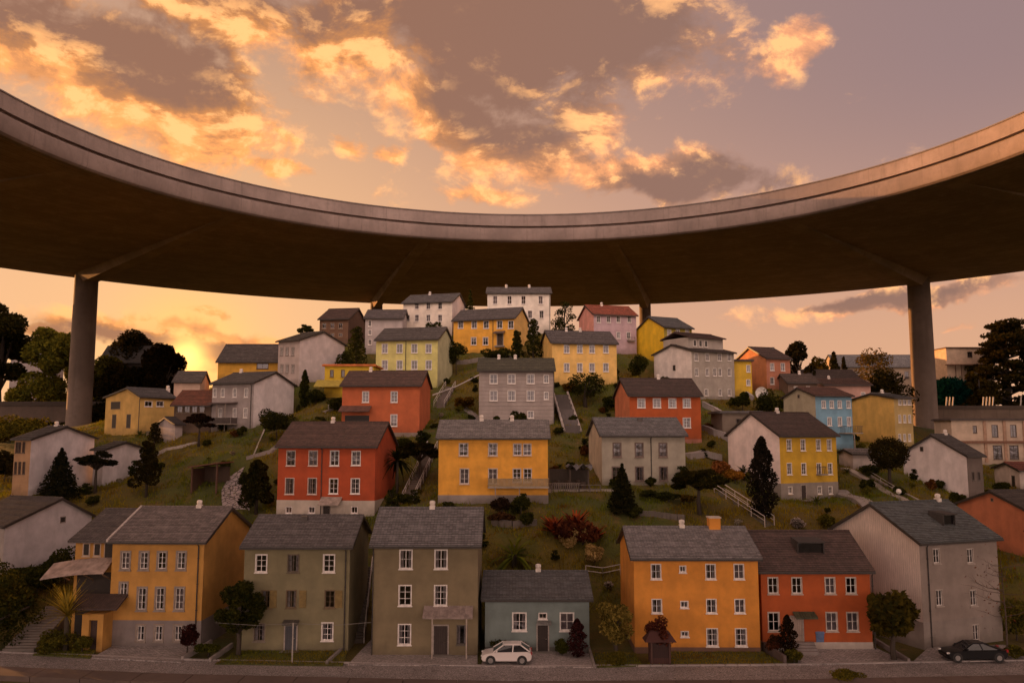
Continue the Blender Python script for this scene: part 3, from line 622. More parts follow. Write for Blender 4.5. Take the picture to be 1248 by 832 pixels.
h49 = house('rose pink cottage with brown roof behind the sky blue house', 1006, 1062, 494, 469, 461, (.56, .33, .27), (.10, .05, .04), Y=150, dp=8, wins=W([1052], 482, 5, 8, nh=1), chims=[(1010, 'pot')], rise=.0, detail=False)
h50 = house('brown timber cottage below the orange coral house', 961, 997, 486, 466, 455, (.17, .11, .08), (.10, .07, .06), Y=146, dp=7, chims=[(974, 'pot')], wins=W([970, 985], 474, 4, 6, nh=1), rise=.0, detail=False)
h51 = house('small white lean to shed with curved roof behind the round tree', 1040, 1072, 569, 553, 546, (.55, .47, .43), (.20, .17, .16), Y=116, dp=5, name='shed', cat='shed', rise=.0)
h52 = house('dark house among the black trees on the left horizon', 116, 196, 515, 441, 421, (.05, .035, .028), (.022, .018, .017), Y=262, dp=12, wins=W([140, 160, 178], 455, 5, 7, nh=1), rise=.0, detail=False)
h53 = house('distant grey roofed hall beyond the left edge trees', 8, 48, 515, 436, 421, (.30, .25, .24), (.20, .18, .19), Y=300, dp=14, name='hall', cat='building', rise=.0)

# ------------------------------------------------------------------ terrain
for (u, v, Y_) in [(75, 737, 79), (20, 690, 84), (150, 600, 107), (215, 575, 112), (280, 560, 112), (330, 548, 113), (700, 620, 92), (640, 650, 88.5), (700, 690, 85.5), (860, 635, 90), (800, 612, 95), (950, 640, 91), (1080, 600, 102), (1140, 640, 93),
                     (690, 510, 124), (880, 560, 108), (560, 500, 128), (620, 440, 146), (780, 455, 143), (900, 500, 130), (420, 500, 124), (400, 560, 108), (500, 610, 93), (1230, 700, 80), (1100, 560, 118), (60, 560, 130), (20, 545, 140), (1200, 580, 125)]:
    p = P(u, v, Y_); CTRL.append((p.x, p.y, p.z))
for x in np.arange(-140, 141, 14): CTRL += [(x, 64, 0), (x, 72, 0), (x, 205, 19 + 5 * math.exp(-(x / 50) ** 2)), (x, 235, 18), (x, 270, 17.5), (x, 320, 17.5)]
for x in np.arange(-36, 38, 6): CTRL += [(x, 80.5, .2)]
for y in np.arange(85, 200, 15): CTRL += [(-140, y, min(14, (y - 75) * .2)), (140, y, min(16, (y - 75) * .2))]
CP = np.array(CTRL); 
def phi(r): return r
D = np.linalg.norm(CP[:, None, :2] - CP[None, :, :2], axis=2)
A = np.zeros((len(CP) + 3,) * 2); A[:-3, :-3] = phi(D) - np.eye(len(CP)) * 1.2; A[:-3, -3] = 1; A[-3, :-3] = 1; A[:-3, -2:] = CP[:, :2]; A[-2:, :-3] = CP[:, :2].T
WGT = np.linalg.solve(A, np.r_[CP[:, 2], 0, 0, 0])
def smooth(a, b, x): t = np.clip((x - a) / (b - a), 0, 1); return t * t * (3 - 2 * t)
def terr(x, y):
    x = np.atleast_1d(np.asarray(x, float)); y = np.atleast_1d(np.asarray(y, float)); out = np.zeros(len(x))
    for i in range(0, len(x), 4000):
        xx, yy = x[i:i + 4000], y[i:i + 4000]; dx = np.clip(xx, -140, 140); dy = np.clip(yy, 64, 320)
        d = np.hypot(dx[:, None] - CP[None, :, 0], dy[:, None] - CP[None, :, 1])
        z = phi(d) @ WGT[:-3] + WGT[-3] + dx * WGT[-2] + dy * WGT[-1]
        z = z * smooth(79.5, 83, yy) - .06
        out[i:i + 4000] = z
    return out
def tz(x, y): return float(terr([x], [y])[0])
def hit(u, v, y0=66., y1=320.):
    ys = np.arange(y0, y1, .5); d = ray(u, v); xs = ys * d[0] / d[1]; zr = CH + ys * d[2] / d[1]; t = terr(xs, ys)
    k = np.argmax(t > zr)
    if not (t > zr).any(): k = len(ys) - 1
    y = ys[k]; return Vector((xs[k], y, t[k]))
xs = np.r_[[-4000, -1500, -600, -300, -200], np.arange(-150, 151, 1.25), [200, 300, 600, 1500, 4000]]
ys = np.r_[[-300, -100, 0, 40, 58], np.arange(62, 265, 1.25), [280, 300, 320, 340, 500, 1000, 2500, 6000]]
GX, GY = np.meshgrid(xs, ys); Z = terr(GX.ravel(), GY.ravel())
inn = (np.abs(GX.ravel()) < 145) & (GY.ravel() > 84) & (GY.ravel() < 262)
Z = Z + inn * (rng.random(len(Z)) - .5) * .22
nx, ny = len(xs), len(ys); ii = np.arange(nx * ny).reshape(ny, nx)
fa = np.stack([ii[:-1, :-1].ravel(), ii[:-1, 1:].ravel(), ii[1:, 1:].ravel(), ii[1:, :-1].ravel()], 1)
gm_ = npmesh('ground', np.stack([GX.ravel(), GY.ravel(), Z], 1), fa, groundmat()); gm_.polygons.foreach_set('use_smooth', [True] * len(gm_.polygons))
struct(link('ground', gm_))

def in_foot(x, y, m=.2):
    r_ = np.zeros(len(x), bool)
    for ox, oy, r, w, dp in FOOT:
        dx, dy = x - ox, y - oy; a = dx * math.cos(r) + dy * math.sin(r); b = -dx * math.sin(r) + dy * math.cos(r)
        r_ |= (a > -m) & (a < w + m) & (b > -m) & (b < dp + m)
    return r_
# grass blades on the hill
def blades(name, x, y, z, hgt, wid, mat):
    n = len(x); a = rng.random(n) * 6.283; lean = rng.normal(0, .35, (n, 2)); hh = hgt * (.5 + rng.random(n))
    v = np.empty((n, 3, 3)); dx, dy = np.cos(a) * wid / 2, np.sin(a) * wid / 2
    v[:, 0] = np.stack([x - dx, y - dy, z - .05], 1); v[:, 1] = np.stack([x + dx, y + dy, z - .05], 1)
    v[:, 2] = np.stack([x + lean[:, 0] * hh, y + lean[:, 1] * hh, z + hh], 1)
    return npmesh(name, v.reshape(-1, 3), np.arange(n * 3).reshape(n, 3), mat)
BLM = blademat()
N = 330000
x = rng.uniform(-80, 80, N); y = 82 + 85 * rng.random(N) ** 1.25
keep = (np.abs(x) < y * .66) & ~in_foot(x, y, -.1); x, y = x[keep], y[keep]
cl = np.sin(x * 1.3 + 2 * np.sin(y * .7)) + np.sin(y * 1.7 + 1.5 * np.sin(x * .9)); k2 = rng.random(len(x)) < .45 + .3 * cl; x, y = x[k2], y[k2]
tag(link('hillside_grass', blades('hillside_grass', x, y, terr(x, y), .36, .12, BLM)), 'short olive and brown grass covering the hillside between the houses', 'grass', kind='stuff')

# ------------------------------------------------------------------ street level: road, kerb, drives, lawns
def strip(name, pts0, pts1, z, mat, th=0):
    mb = MB(); n = len(pts0)
    for i in range(n - 1):
        a, b, c, d = pts0[i], pts0[i + 1], pts1[i + 1], pts1[i]
        if th: mb.prism([(*a, z - th), (*b, z - th), (*c, z - th), (*d, z - th)], [(*a, z), (*b, z), (*c, z), (*d, z)])
        else: mb.quad((*a, z), (*b, z), (*c, z), (*d, z))
    return mb.build(name, mat)
def kerb_y(x): return float(np.interp(x, [-160, -80, -44, -26, 0, 20, 42, 80, 160], [84, 76, 71.9, 69.4, 67.5, 67.9, 69.3, 73, 82]))
RX = [float(v) for v in np.arange(-160, 161, 4)]
ky = [kerb_y(v) for v in RX]
def roadmat():
    m, t, bs = newmat('cobbles'); tc = t.n('ShaderNodeTexCoord').outputs['Object']
    vo = t.n('ShaderNodeTexVoronoi'); t.put(vo.inputs['Vector'], tc); vo.inputs['Scale'].default_value = 5.5
    n = t.noise(tc, .35, 5, .6); cr = t.n('ShaderNodeTexVoronoi', feature='DISTANCE_TO_EDGE'); t.put(cr.inputs['Vector'], tc); cr.inputs['Scale'].default_value = 5.5
    col = t.mix(vo.outputs['Color'], (.24, .21, .205), (.44, .385, .37)); col = t.mix(t.m('MULTIPLY', t.ss(n, .4, .7), .5), col, (.17, .145, .14))
    ed = t.ss(cr.outputs[0], 0, .09); col = t.mix(ed, (.06, .05, .045), col)
    t.put(bs.inputs['Base Color'], col); bs.inputs['Roughness'].default_value = .75; bump(t, bs, ed, .6, .03); return m
struct(strip('road', [(a, b - 4.9) for a, b in zip(RX, ky)], [(a, b - .2) for a, b in zip(RX, ky)], .02, roadmat()))
kb = MB()
for i in range(len(RX) - 1):
    n = 4
    for q in range(n):
        f0, f1 = q / n, (q + .94) / n
        a0, a1 = RX[i] + 4 * f0, RX[i] + 4 * f1; b0, b1 = kerb_y(a0), kerb_y(a1)
        kb.prism([(a0, b0 - .2, -.1), (a1, b1 - .2, -.1), (a1, b1 + .05, -.1), (a0, b0 + .05, -.1)], [(a0, b0 - .19, .12), (a1, b1 - .19, .12), (a1, b1 + .05, .12), (a0, b0 + .05, .12)])
struct(kb.build('kerb', concrete((.40, .35, .335))))
pw = MB()
for i in range(0, len(RX) - 1):
    a0, a1 = RX[i] + .03, RX[i + 1] - .03; b0, b1 = kerb_y(a0) - 4.95, kerb_y(a1) - 4.95
    pw.prism([(a0, b0 - 2.2, -.5), (a1, b1 - 2.2, -.5), (a1, b1, -.5), (a0, b0, -.5)], [(a0, b0 - 2.2, .35), (a1, b1 - 2.2, .35), (a1, b1, .35), (a0, b0, .35)])
tag(pw.build('parapet_wall', concrete((.13, .09, .075))), 'low broad brown concrete parapet along the near side of the street', 'wall')
def patch(name, pix, z, mat, **k):
    mb = MB(); pts = [Pz(u, v, z) for u, v in pix]; lo = [(p.x, p.y, z - .3) for p in pts]; hi = [(p.x, p.y, z) for p in pts]
    mb.prism(lo, hi); return struct(mb.build(name, mat))
PAVE = pavers((.34, .30, .29)); PAVE2 = pavers((.38, .33, .315), .24, .12)
patch('driveway', [(112, 801), (136, 787), (224, 783), (238, 790), (220, 806)], .10, PAVE)
patch('driveway', [(424, 809), (436, 796), (452, 779), (460, 797), (582, 798), (582, 810)], .10, PAVE2)
patch('driveway', [(586, 811), (592, 792), (700, 792), (722, 797), (726, 812)], .10, PAVE2)
patch('driveway', [(972, 809), (975, 789), (1068, 789), (1105, 806)], .10, PAVE)
patch('driveway', [(1112, 806), (1132, 788), (1222, 785), (1248, 791), (1248, 803)], .10, PAVE)
lawnm = flat((.075, .078, .018), 1, 0, .4, 2, .6)
lawns = [[(262, 808), (292, 791), (424, 791), (418, 810), (395, 810)], [(790, 809), (800, 793), (928, 793), (955, 808)], [(40, 797), (72, 786), (120, 788), (110, 801)], [(728, 812), (722, 795), (775, 795), (782, 810)]]
lx, ly = [], []
for L_ in lawns:
    patch('lawn', L_, .11, lawnm)
    q = [Pz(u, v, .11) for u, v in L_]
    x0, x1, y0, y1 = min(p.x for p in q), max(p.x for p in q), min(p.y for p in q), max(p.y for p in q)
    n = int((x1 - x0) * (y1 - y0) * 90); px_, py_ = rng.uniform(x0, x1, n), rng.uniform(y0, y1, n); ins = np.zeros(n, bool)
    for i in range(len(q)):
        a, b = q[i], q[i - 1]; c = (a.y > py_) != (b.y > py_); xi = (b.x - a.x) * (py_ - a.y) / (b.y - a.y + 1e-9) + a.x; ins ^= c & (px_ < xi)
    lx.append(px_[ins]); ly.append(py_[ins])
lx, ly = np.concatenate(lx), np.concatenate(ly); ok = ~in_foot(lx, ly, .05); lx, ly = lx[ok], ly[ok]
tag(link('lawn_grass', blades('lawn_grass', lx, ly, np.full(len(lx), .11), .13, .06, BLM)), 'short green grass on the small lawns along the street', 'grass', kind='stuff')
def low_wall(label, pix, hgt, th, c, z=None, name='garden_wall', cat='wall', group=None):
    mb = MB(); pts = [Pz(u, v, .1) if z is None else hit(u, v) for u, v in pix]
    for a, b in zip(pts, pts[1:]):
        L = (b - a).length; n = max(1, int(L / .7)); d = (b - a) / n; s = Vector((-d.y, d.x, 0)).normalized() * th / 2
        for i in range(n):
            p, q = a + d * i, a + d * (i + .95); j = random.uniform(-.03, .03) if z else 0
            if z is not None: p = Vector((p.x, p.y, tz(p.x, p.y))); q = Vector((q.x, q.y, tz(q.x, q.y)))
            mb.prism([tuple(p - s - Vector((0, 0, .5))), tuple(q - s - Vector((0, 0, .5))), tuple(q + s - Vector((0, 0, .5))), tuple(p + s - Vector((0, 0, .5)))],
                     [tuple(p - s + Vector((0, 0, hgt + j))), tuple(q - s + Vector((0, 0, hgt + j))), tuple(q + s + Vector((0, 0, hgt + j))), tuple(p + s + Vector((0, 0, hgt + j)))])
    return tag(mb.build(name, concrete(c, 2)), label, cat, group)
low_wall('low pale garden edging between the ochre house drive and its shrubs', [(222, 803), (258, 782)], .25, .2, (.34, .29, .27))
low_wall('low pale garden edging left of the olive house lawn', [(256, 805), (283, 786)], .25, .2, (.34, .29, .27))
low_wall('low pale garden edging right of the olive house lawn', [(398, 809), (418, 790), (440, 772)], .25, .2, (.30, .26, .24))
low_wall('low edging wall beside the bungalow drive and the yellow blossomed tree', [(724, 812), (714, 778)], .25, .2, (.26, .22, .2))
low_wall('sloping low dark wall between the orange house lawn and the red house drive', [(957, 808), (930, 790)], .6, .25, (.12, .085, .075))
low_wall('low edging wall between the red house drive and the grey house', [(1108, 806), (1066, 780)], .25, .2, (.24, .2, .19))
low_wall('grey rubble retaining wall below the three storey block', [(888, 470), (905, 480), (918, 489)], .7, .5, (.33, .29, .28), z=1)
low_wall('curving rubble wall right of the red coral gabled house', [(857, 496), (872, 503), (886, 512)], .9, .5, (.33, .29, .28), z=1)
low_wall('lower straight rubble wall right of the red coral gabled house', [(857, 525), (872, 531), (890, 540)], .9, .5, (.33, .29, .28), z=1)
low_wall('thin pale edging wall along the grass ridge below the chalet', [(188, 556), (215, 548), (240, 541)], .3, .3, (.42, .36, .33), z=1)
low_wall('pale terrace edging in front of the grey green house', [(668, 600), (735, 600), (765, 599)], .3, .3, (.40, .35, .31), z=1)
low_wall('straight pale path edging on the right slope below the round tree', [(1028, 565), (1065, 585), (1120, 612)], .25, .3, (.36, .30, .26), z=1)

# ------------------------------------------------------------------ front-row details
# ochre house: wing, porch roofs, entrance
wing = MB(); wl = 4.0
wing.box(-wl, -.004, 1.2, 10, -1, h1.hw - .1); wing.build('side_wing', stucco((.52, .265, .062)), h1.root)
add_window(h1.root, -wl + 1.0, h1.hw - .95, .5, 1.0, nv=1, nh=2, blind=True, y=1.2, sash=(.1, .07, .05), trim=(.5, .38, .3)); add_window(h1.root, -wl + 2.0, h1.hw - .95, .5, 1.0, nv=1, nh=2, blind=True, y=1.2, sash=(.1, .07, .05), trim=(.5, .38, .3)); add_window(h1.root, -.9, h1.hw - 1.0, .8, 1.3, nv=2, nh=2, blind=True, y=1.2, trim=(.4, .3, .22))
roof_mesh(wl, .35, 10.5, 6.4, h1.hw - .28, h1.hw - .2, h1.hw + h1.hr - .3, .25, x0=-wl - .02).build('roof', roofmat((.11, .09, .085)), h1.root)
fl_ = MB(); s1 = h1.hr / (11 * .5); fl_.prism([(-.38, -.45, h1.hw - .4 * s1 + .1), (-.2, -.45, h1.hw - .4 * s1 + .1), (-.2, 5.5, h1.hw + h1.hr + .1), (-.38, 5.5, h1.hw + h1.hr + .1)], [(-.38, -.45, h1.hw - .4 * s1 + .32), (-.2, -.45, h1.hw - .4 * s1 + .32), (-.2, 5.5, h1.hw + h1.hr + .32), (-.38, 5.5, h1.hw + h1.hr + .32)])
fl_.build('roof_flashing', flat((.5, .43, .4), .5), h1.root)
pr = MB(); zt = h1.hw - 1.7; n = 18; xl = -wl - 1.9
for i in range(n):
    a, b = xl + (wl + 1.6) * i / n, xl + (wl + 1.6) * (i + .93) / n; za, zb = (.75 * (1 - i / n)) ** 2, (.75 * (1 - (i + .93) / n)) ** 2
    pr.prism([(a, -.75, zt - 1.05 - za), (b, -.75, zt - 1.05 - zb), (b, 1.19, zt - zb), (a, 1.19, zt - za)], [(a, -.75, zt - .95 - za), (b, -.75, zt - .95 - zb), (b, 1.19, zt + .1 - zb), (a, 1.19, zt + .1 - za)])
o = pr.build('porch_roof', flat((.36, .265, .225), .75, 0, .3, 1.5), h1.root)
for x in (-wl - .4, -2.2, -.5):
    q = MB(); q.tube([(x, 1.19, zt - 1.9), (x, -.5, zt - 1.15)], .07, 5); q.build('bracket', wood((.2, .13, .08)), o)
q = MB(); q.quad((-wl + .3, 1.17, -.4), (-.4, 1.17, -.4), (-.4, 1.17, zt - 1.2), (-wl + .3, 1.17, zt - 1.2)); q.build('porch_shade', flat((.03, .022, .018), .8), h1.root)  # flat near-black sheet paints the shade of the porch recess
canopy(h1, 99, 156, 724, 740, 1.9, (.06, .038, .033), posts=[], name='porch_canopy')
ent = MB(); x0, _ = h1.fl(112, 760); x1, _ = h1.fl(136, 760); zc = h1.fl(112, 743)[1]
ent.box(x0, x0 + .62, -1.6, -.004, -.4, zc); ent.box(x1 - .4, x1 + .1, -1.6, -.004, -.4, zc); ent.box(x0 + .62, x1 - .4, -1.58, -.004, zc - .5, zc - .003)
ent.build('entrance_porch', stucco((.52, .265, .062)), h1.root)
dr = MB(); dr.box(x0 + .63, x1 - .41, -1.3, -1.2, -.1, zc - .5); dr.build('door', wood((.06, .035, .03)), h1.root)
# olive house: door and shutters
door(h2, 354, 762, 792, 13, (.07, .07, .08)); canopy(h2, 346, 365, 756, 760, .7, (.07, .06, .05))
for u, s in ((333, 1), (369, 1), (413, 1)):
    x, zz = h2.fl(u, 729.5); sm = MB(); sm.box(x - .3, x + .3, -.07, -.02, zz - .72, zz + .72)
    for k in range(11): sm.box(x - .24, x + .24, -.1, -.065, zz - .64 + k * .12, zz - .57 + k * .12)
    sm.build('shutter', flat((.22, .15, .05), .7), h2.root)
# khaki house
door(h3, 537, 762, 797, 16, (.05, .035, .03)); canopy(h3, 517, 577, 739, 751, 1.3, (.27, .21, .19), posts=[528.5, 569.5], zpost=-.05, pc=(.4, .33, .28))
# bungalow
door(h4, 661.6, 761, 793, 12, (.04, .028, .024)); canopy(h4, 654, 672, 757, 760, .5, (.2, .19, .18))
# red house
door(h6, 972, 751, 788, 13, (.4, .3, .25)); canopy(h6, 966, 993, 746, 752, .9, (.06, .065, .035)); dormer(h6, 972, 1005, 658, 674)
st = MB(); x, _ = h6.fl(975, 785)
for k in range(4): st.box(x - .9, x + .9, -1.0 - .3 * k, -.7 - .3 * k + .001 * k, -.2, .75 - .17 * k)
st.build('entrance_steps', concrete((.25, .21, .2)), h6.root)
dormer(h7, 1150, 1166, 625, 640)
# second row details
canopy(h9, 392, 417, 606, 616, 1.4, (.36, .29, .25), name='awning'); door(h9, 398, 612, 629, 8, (.05, .04, .035))
balcony(h10, 595, 668.5, 582, 592, 1.5, (.30, .22, .12), posts=[604, 633])
canopy(h12, 416, 453, 495, 503, 1.6, (.12, .06, .045)); rm = MB(); xa, za = h12.fl(420, 527); xb, zb = h12.fl(450, 506); rm.box(xa, xb, -.04, .03, max(za, .1), zb); rm.build('veranda_panel', DARK, h12.root)  # flat dark panel on the wall under the canopy
canopy(h17, 603, 616, 404, 407, .9, (.12, .08, .06)); door(h17, 609.6, 407, 421, 7, (.06, .04, .03))
canopy(h24, 261, 290, 491, 493, 1.5, (.1, .075, .07), posts=[272, 282]); balcony(h24, 259, 290, 509, 516, 1.8, (.09, .07, .065), rail='slat')
x_, z_ = h34.fl(845, 425); at = MB(); at.box(1.0, h34.w - .6, 2.0, 8.5, h34.hw - .2, h34.hw + 2.6); 
at.build('attic_storey', stucco((.42, .37, .33)), h34.root); roof_mesh(h34.w - 1.6, 1.4, 9.1, 5.2, h34.hw + 2.5, h34.hw + 2.5, h34.hw + 3.6, .3, x0=1.0).build('roof', roofmat((.10, .055, .05)), h34.root)
for xx in (2.6, 3.9, 5.2):
    if xx < h34.w - 1.4: add_window(h34.root, xx, h34.hw + 1.6, .6, 1.0, nv=1, nh=2, y=2.0 - .02, detail=False, blind=True)
balcony(h40, 1022, 1044, 519, 527, 1.6, (.06, .05, .05), rail='bar', posts=[1034]); balcony(h39, 994, 1003, 568, 577, .8, (.05, .04, .04), rail='bar'); door(h39, 979.5, 591, 609, 7, (.05, .035, .03))
balcony(h37, 764, 773, 411, 415, .7, (.06, .05, .05), rail='bar')
cn = MB(); cn.box(-.02, h45.w, -.35, -.01, h45.fl(1200, 540)[1], h45.fl(1200, 537)[1]); cn.build('cornice', flat((.22, .11, .07), .8), h45.root)
for u in (1200, 1224, 1248):
    x, zz = h45.fl(u, 525); q = MB(); q.box(x - .25, x + .25, -.2, -.005, 0, h45.hw - .1); q.build('pilaster', flat((.42, .26, .18), .8), h45.root)
cn = MB(); zc = h46.fl(1170, 444)[1]; cn.box(-.6, h46.w, -1.4, -.01, zc - .3, zc); cn.build('cornice', flat((.22, .11, .07), .8), h46.root)
for u in (1165, 1172): x, _ = h46.fl(u, 460); q = MB(); q.tube([(x, -.12, 0), (x, -.12, zc - .3)], .12, 6); q.build('downpipe', flat((.2, .1, .07), .7), h46.root)
pt = MB(); xa, za = h23.fl(386, 470); xb, zb = h23.fl(418, 464); pt.prism([(-1.2, -2.2, za - .3), (xb, -2.2, za - .3), (xb, -.01, zb), (-1.2, -.01, zb)], [(-1.2, -2.2, za - .15), (xb, -2.2, za - .15), (xb, -.01, zb + .15), (-1.2, -.01, zb + .15)]); pt.build('porch_roof', flat((.36, .28, .05), .8), h23.root)

# ------------------------------------------------------------------ the ring bridge
KR = 1.5; HB = CH + 30. * KR; k33 = KR; RC = Vector((2.3 * k33, 73.4 * k33, 0)); RI, RO = 54.3 * k33, 123.6 * k33
ring = thing('ring_bridge', 'huge circular concrete ring bridge curving over the hillside village', 'bridge', RC)
def annulus(prof, n=160):      # prof: closed list of (radius, z)
    mb = MB(); m = len(prof)
    for i in range(n):
        a = 6.283185 * i / n
        for r, z in prof: mb.v.append((r * math.sin(a), r * math.cos(a), z))
    for i in range(n):
        j = (i + 1) % n
        for k in range(m):
            l = (k + 1) % m; mb.f.append((i * m + k, i * m + l, j * m + l, j * m + k))
    return mb
CONC = (.29, .222, .20)
def sm(o):
    me = o.data; me.polygons.foreach_set('use_smooth', [True] * len(me.polygons))
    try: me.set_sharp_from_angle(angle=R_(25))
    except Exception: pass
    return o
sm(annulus([(RI + 1.6, HB - .05), (RI + 1.6, HB + 3.1), (RO - .7, HB + 3.5), (RO - .02, HB + 2.1), (RO, HB + .3), (RO - 4, HB)]).build('deck', concrete((.35, .235, .185), 1, 46.02, 2.4), ring))
sm(annulus([(RI + .05, HB + .8), (RI + .25, HB + .35), (RI + .7, HB + .05), (RI + 1.2, HB), (RI + 2.2, HB), (RI + 2.2, HB + 3.1), (RI + .12, HB + 3.1), (RI, HB + 2.95)]).build('edge_beam', concrete(CONC, .9, 46), ring))
sm(annulus([(RI + 1.05, HB + 3.05), (RI + 2.0, HB + 3.05), (RI + 2.0, HB + 6.45), (RI + .3, HB + 6.45), (RI + .25, HB + 3.8), (RI + 1.05, HB + 3.8)]).build('parapet', concrete((.31, .24, .215), .8, 46.01), ring))
sm(annulus([(RI + .15, HB + 6.452), (RI + 2.1, HB + 6.452), (RI + 2.1, HB + 6.68), (RI + .15, HB + 6.68)]).build('coping', concrete((.22, .18, .165), 1), ring))
for (u, v, r) in ((106, 334, 3.15), (1119, 339, 3.15), (459, 366, 2.1), (786, 367, 2.0)):
    p = Pz(u, v, HB) - RC; g_ = tz(p.x + RC.x, p.y + RC.y) - 2; m = MB()
    m.lathe([(r * 1.06, g_), (r * 1.03, g_ + (HB - g_) * .3), (r * .98, HB - 1.5), (r * .98, HB + .1)], (p.x, p.y, 0), 32)
    o = sm(m.build('column', concrete((.23, .17, .14), .6), ring))
    dirp = Vector((p.x, p.y, 0)).normalized(); s = Vector((-dirp.y, dirp.x, 0))
for (uo, vo_, ui, vi) in ((106, 334, 290, 262), (1119, 339, 952, 268), (459, 366, 517, 292), (786, 367, 742, 292)):
    a = Pz(uo, vo_, HB) - RC; b = Pz(ui, vi, HB) - RC; a.z = b.z = 0
    if b.length < RI + 2.3: b = b.normalized() * (RI + 2.3)
    e = a - (a - b).normalized() * 1.0; s = Vector((-(b - a).y, (b - a).x, 0)).normalized()
    wa, wb, da, db = (2.55 if uo in (106, 1119) else 1.65), 1.5, 2.7, .05; m = MB()
    m.prism([tuple(b - s * wb * .7 + Vector((0, 0, HB - db))), tuple(e - s * wa * .7 + Vector((0, 0, HB - da))), tuple(e + s * wa * .7 + Vector((0, 0, HB - da))), tuple(b + s * wb * .7 + Vector((0, 0, HB - db)))],
            [tuple(b - s * wb * 1.2 + Vector((0, 0, HB + .05))), tuple(e - s * wa * 1.2 + Vector((0, 0, HB + .05))), tuple(e + s * wa * 1.2 + Vector((0, 0, HB + .05))), tuple(b + s * wb * 1.2 + Vector((0, 0, HB + .05)))])
    m.build('radial_beam', concrete((.36, .25, .20), 1), ring)
for (u, v) in ((96, 211), (1160, 224)):
    b = Pz(u, v, HB) - RC; b.z = 0; dv = b.normalized(); a = dv * (RO - 8); b = dv * (RI + 2.3); s = Vector((-dv.y, dv.x, 0)) * 1.4; m = MB()
    m.prism([tuple(b - s * 1 + Vector((0, 0, HB - .03))), tuple(a - s * 1.4 + Vector((0, 0, HB - 2.6))), tuple(a + s * 1.4 + Vector((0, 0, HB - 2.6))), tuple(b + s * 1 + Vector((0, 0, HB - .03)))],
            [tuple(b - s * 1.5 + Vector((0, 0, HB + .05))), tuple(a - s * 2.4 + Vector((0, 0, HB + .05))), tuple(a + s * 2.4 + Vector((0, 0, HB + .05))), tuple(b + s * 1.5 + Vector((0, 0, HB + .05)))])
    m.build('radial_beam', concrete((.36, .25, .20), 1), ring)
# low walkways that pass behind the side columns
def walkway(label, u0, u1, v0, v1, Y, c):
    a = P(u0, v0, Y); b = P(u1, v0, Y); zl = P(u0, v1, Y).z
    t = thing('walkway', label, 'walkway', (a.x, Y, zl)); L = b.x - a.x; H_ = a.z - zl
    m = MB(); m.box(0, L, 0, 5, 0, H_ * .78); m.build('girder', concrete(c, 1), t); m = MB(); m.box(-.1, L + .1, -.25, 5.25, H_ * .78 + .003, H_); m.build('deck', concrete(c3(c, .5), 1), t)
    for x in np.arange(6, L - 2, 22):
        g_ = tz(a.x + x, Y + 2.5) - 1 - zl; m = MB(); m.box(x, x + 1.2, 1.8, 3.2, g_, -.003); m.build('pier', concrete(c3(c, .8), 1), t)
    return t, L, H_
walkway('low grey brown elevated walkway passing the left ring column', -120, 133, 489, 514, 246, (.11, .075, .058))
t_, L_, H_ = walkway('low brown elevated walkway right of the right ring column', 1143, 1400, 494, 515, 242, (.17, .12, .09))
for u in (1155, 1159, 1163, 1200, 1204, 1208, 1212, 1246):
    x = P(u, 490, 242).x - t_.location.x; q = MB(); q.tube([(x, 1, H_), (x + .35, 1, H_ + 2.6)], .18, 6); q.build('baluster', flat((.7, .62, .55), .5), t_)

# ------------------------------------------------------------------ stairs, ramps, rails, sheds
def stairway(label, pa, pb, w, n, c, rails=True, group=None, rc=(.5, .44, .4), name='stairway', rail_h=.95):
    a, b = pa, pb; d = b - a; hd = Vector((d.x, d.y, 0)); L = hd.length; hd.normalize(); s = Vector((-hd.y, hd.x, 0)) * w / 2
    t = thing(name, label, 'stairs', a, 0, group); m = MB(); pts = []
    for i in range(n):
        p = Vector((d.x, d.y, 0)) * i / n; q = Vector((d.x, d.y, 0)) * (i + 1.0) / n; wz = a + (p + q) / 2
        z = d.z * (i + 1) / n
        m.prism([tuple(p - s + Vector((0, 0, z - 1.2))), tuple(p + s + Vector((0, 0, z - 1.2))), tuple(q + s + Vector((0, 0, z - 1.2))), tuple(q - s + Vector((0, 0, z - 1.2)))][::-1],
                [tuple(p - s + Vector((0, 0, z))), tuple(p + s + Vector((0, 0, z))), tuple(q + s + Vector((0, 0, z))), tuple(q - s + Vector((0, 0, z)))][::-1])
    m.build('steps', concrete(c, 2), t)
    if rails:
        for sgn in (-1, 1):
            r = MB(); o = s * sgn * 1.05
            r.tube([tuple(o + Vector((0, 0, rail_h))), tuple(o + d + Vector((0, 0, rail_h)))], .045, 5)
            r.tube([tuple(o + Vector((0, 0, rail_h * .5))), tuple(o + d + Vector((0, 0, rail_h * .5)))], .03, 5)
            for k in range(max(2, int(L / 2)) + 1):
                p = o + d * (k / max(2, int(L / 2))); r.tube([tuple(p - Vector((0, 0, .5))), tuple(p + Vector((0, 0, rail_h)))], .04, 5)
            r.build('handrail', flat(rc, .5), t)
    return t
def H(u, v, dz=.12): p = hit(u, v); p.z += dz; return p
stairway('broad grey stone garden steps in the bottom left corner', Pz(22, 792, .1), P(74, 738, 79), 2.6, 17, (.20, .17, .15), rails=False)
stairway('long railed stairway climbing between the deep red and golden houses', H(497, 612), H(527, 548), 1.3, 26, (.12, .09, .07))
stairway('narrow railed steps rising between the olive and khaki houses', Vector((P(437, 780, 75).x, 75, .1)), P(448, 690, 84), .9, 26, (.10, .08, .065))
stairway('railed stairway below the tall cypress on the right of the hill', H(938, 641), H(876, 600), 1.2, 26, (.13, .11, .08), rc=(.58, .5, .45))
stairway('short dark stairs with pale rails between coral house and grey weatherboarded house', H(535, 497), H(549, 473), 1.6, 16, (.16, .125, .11))
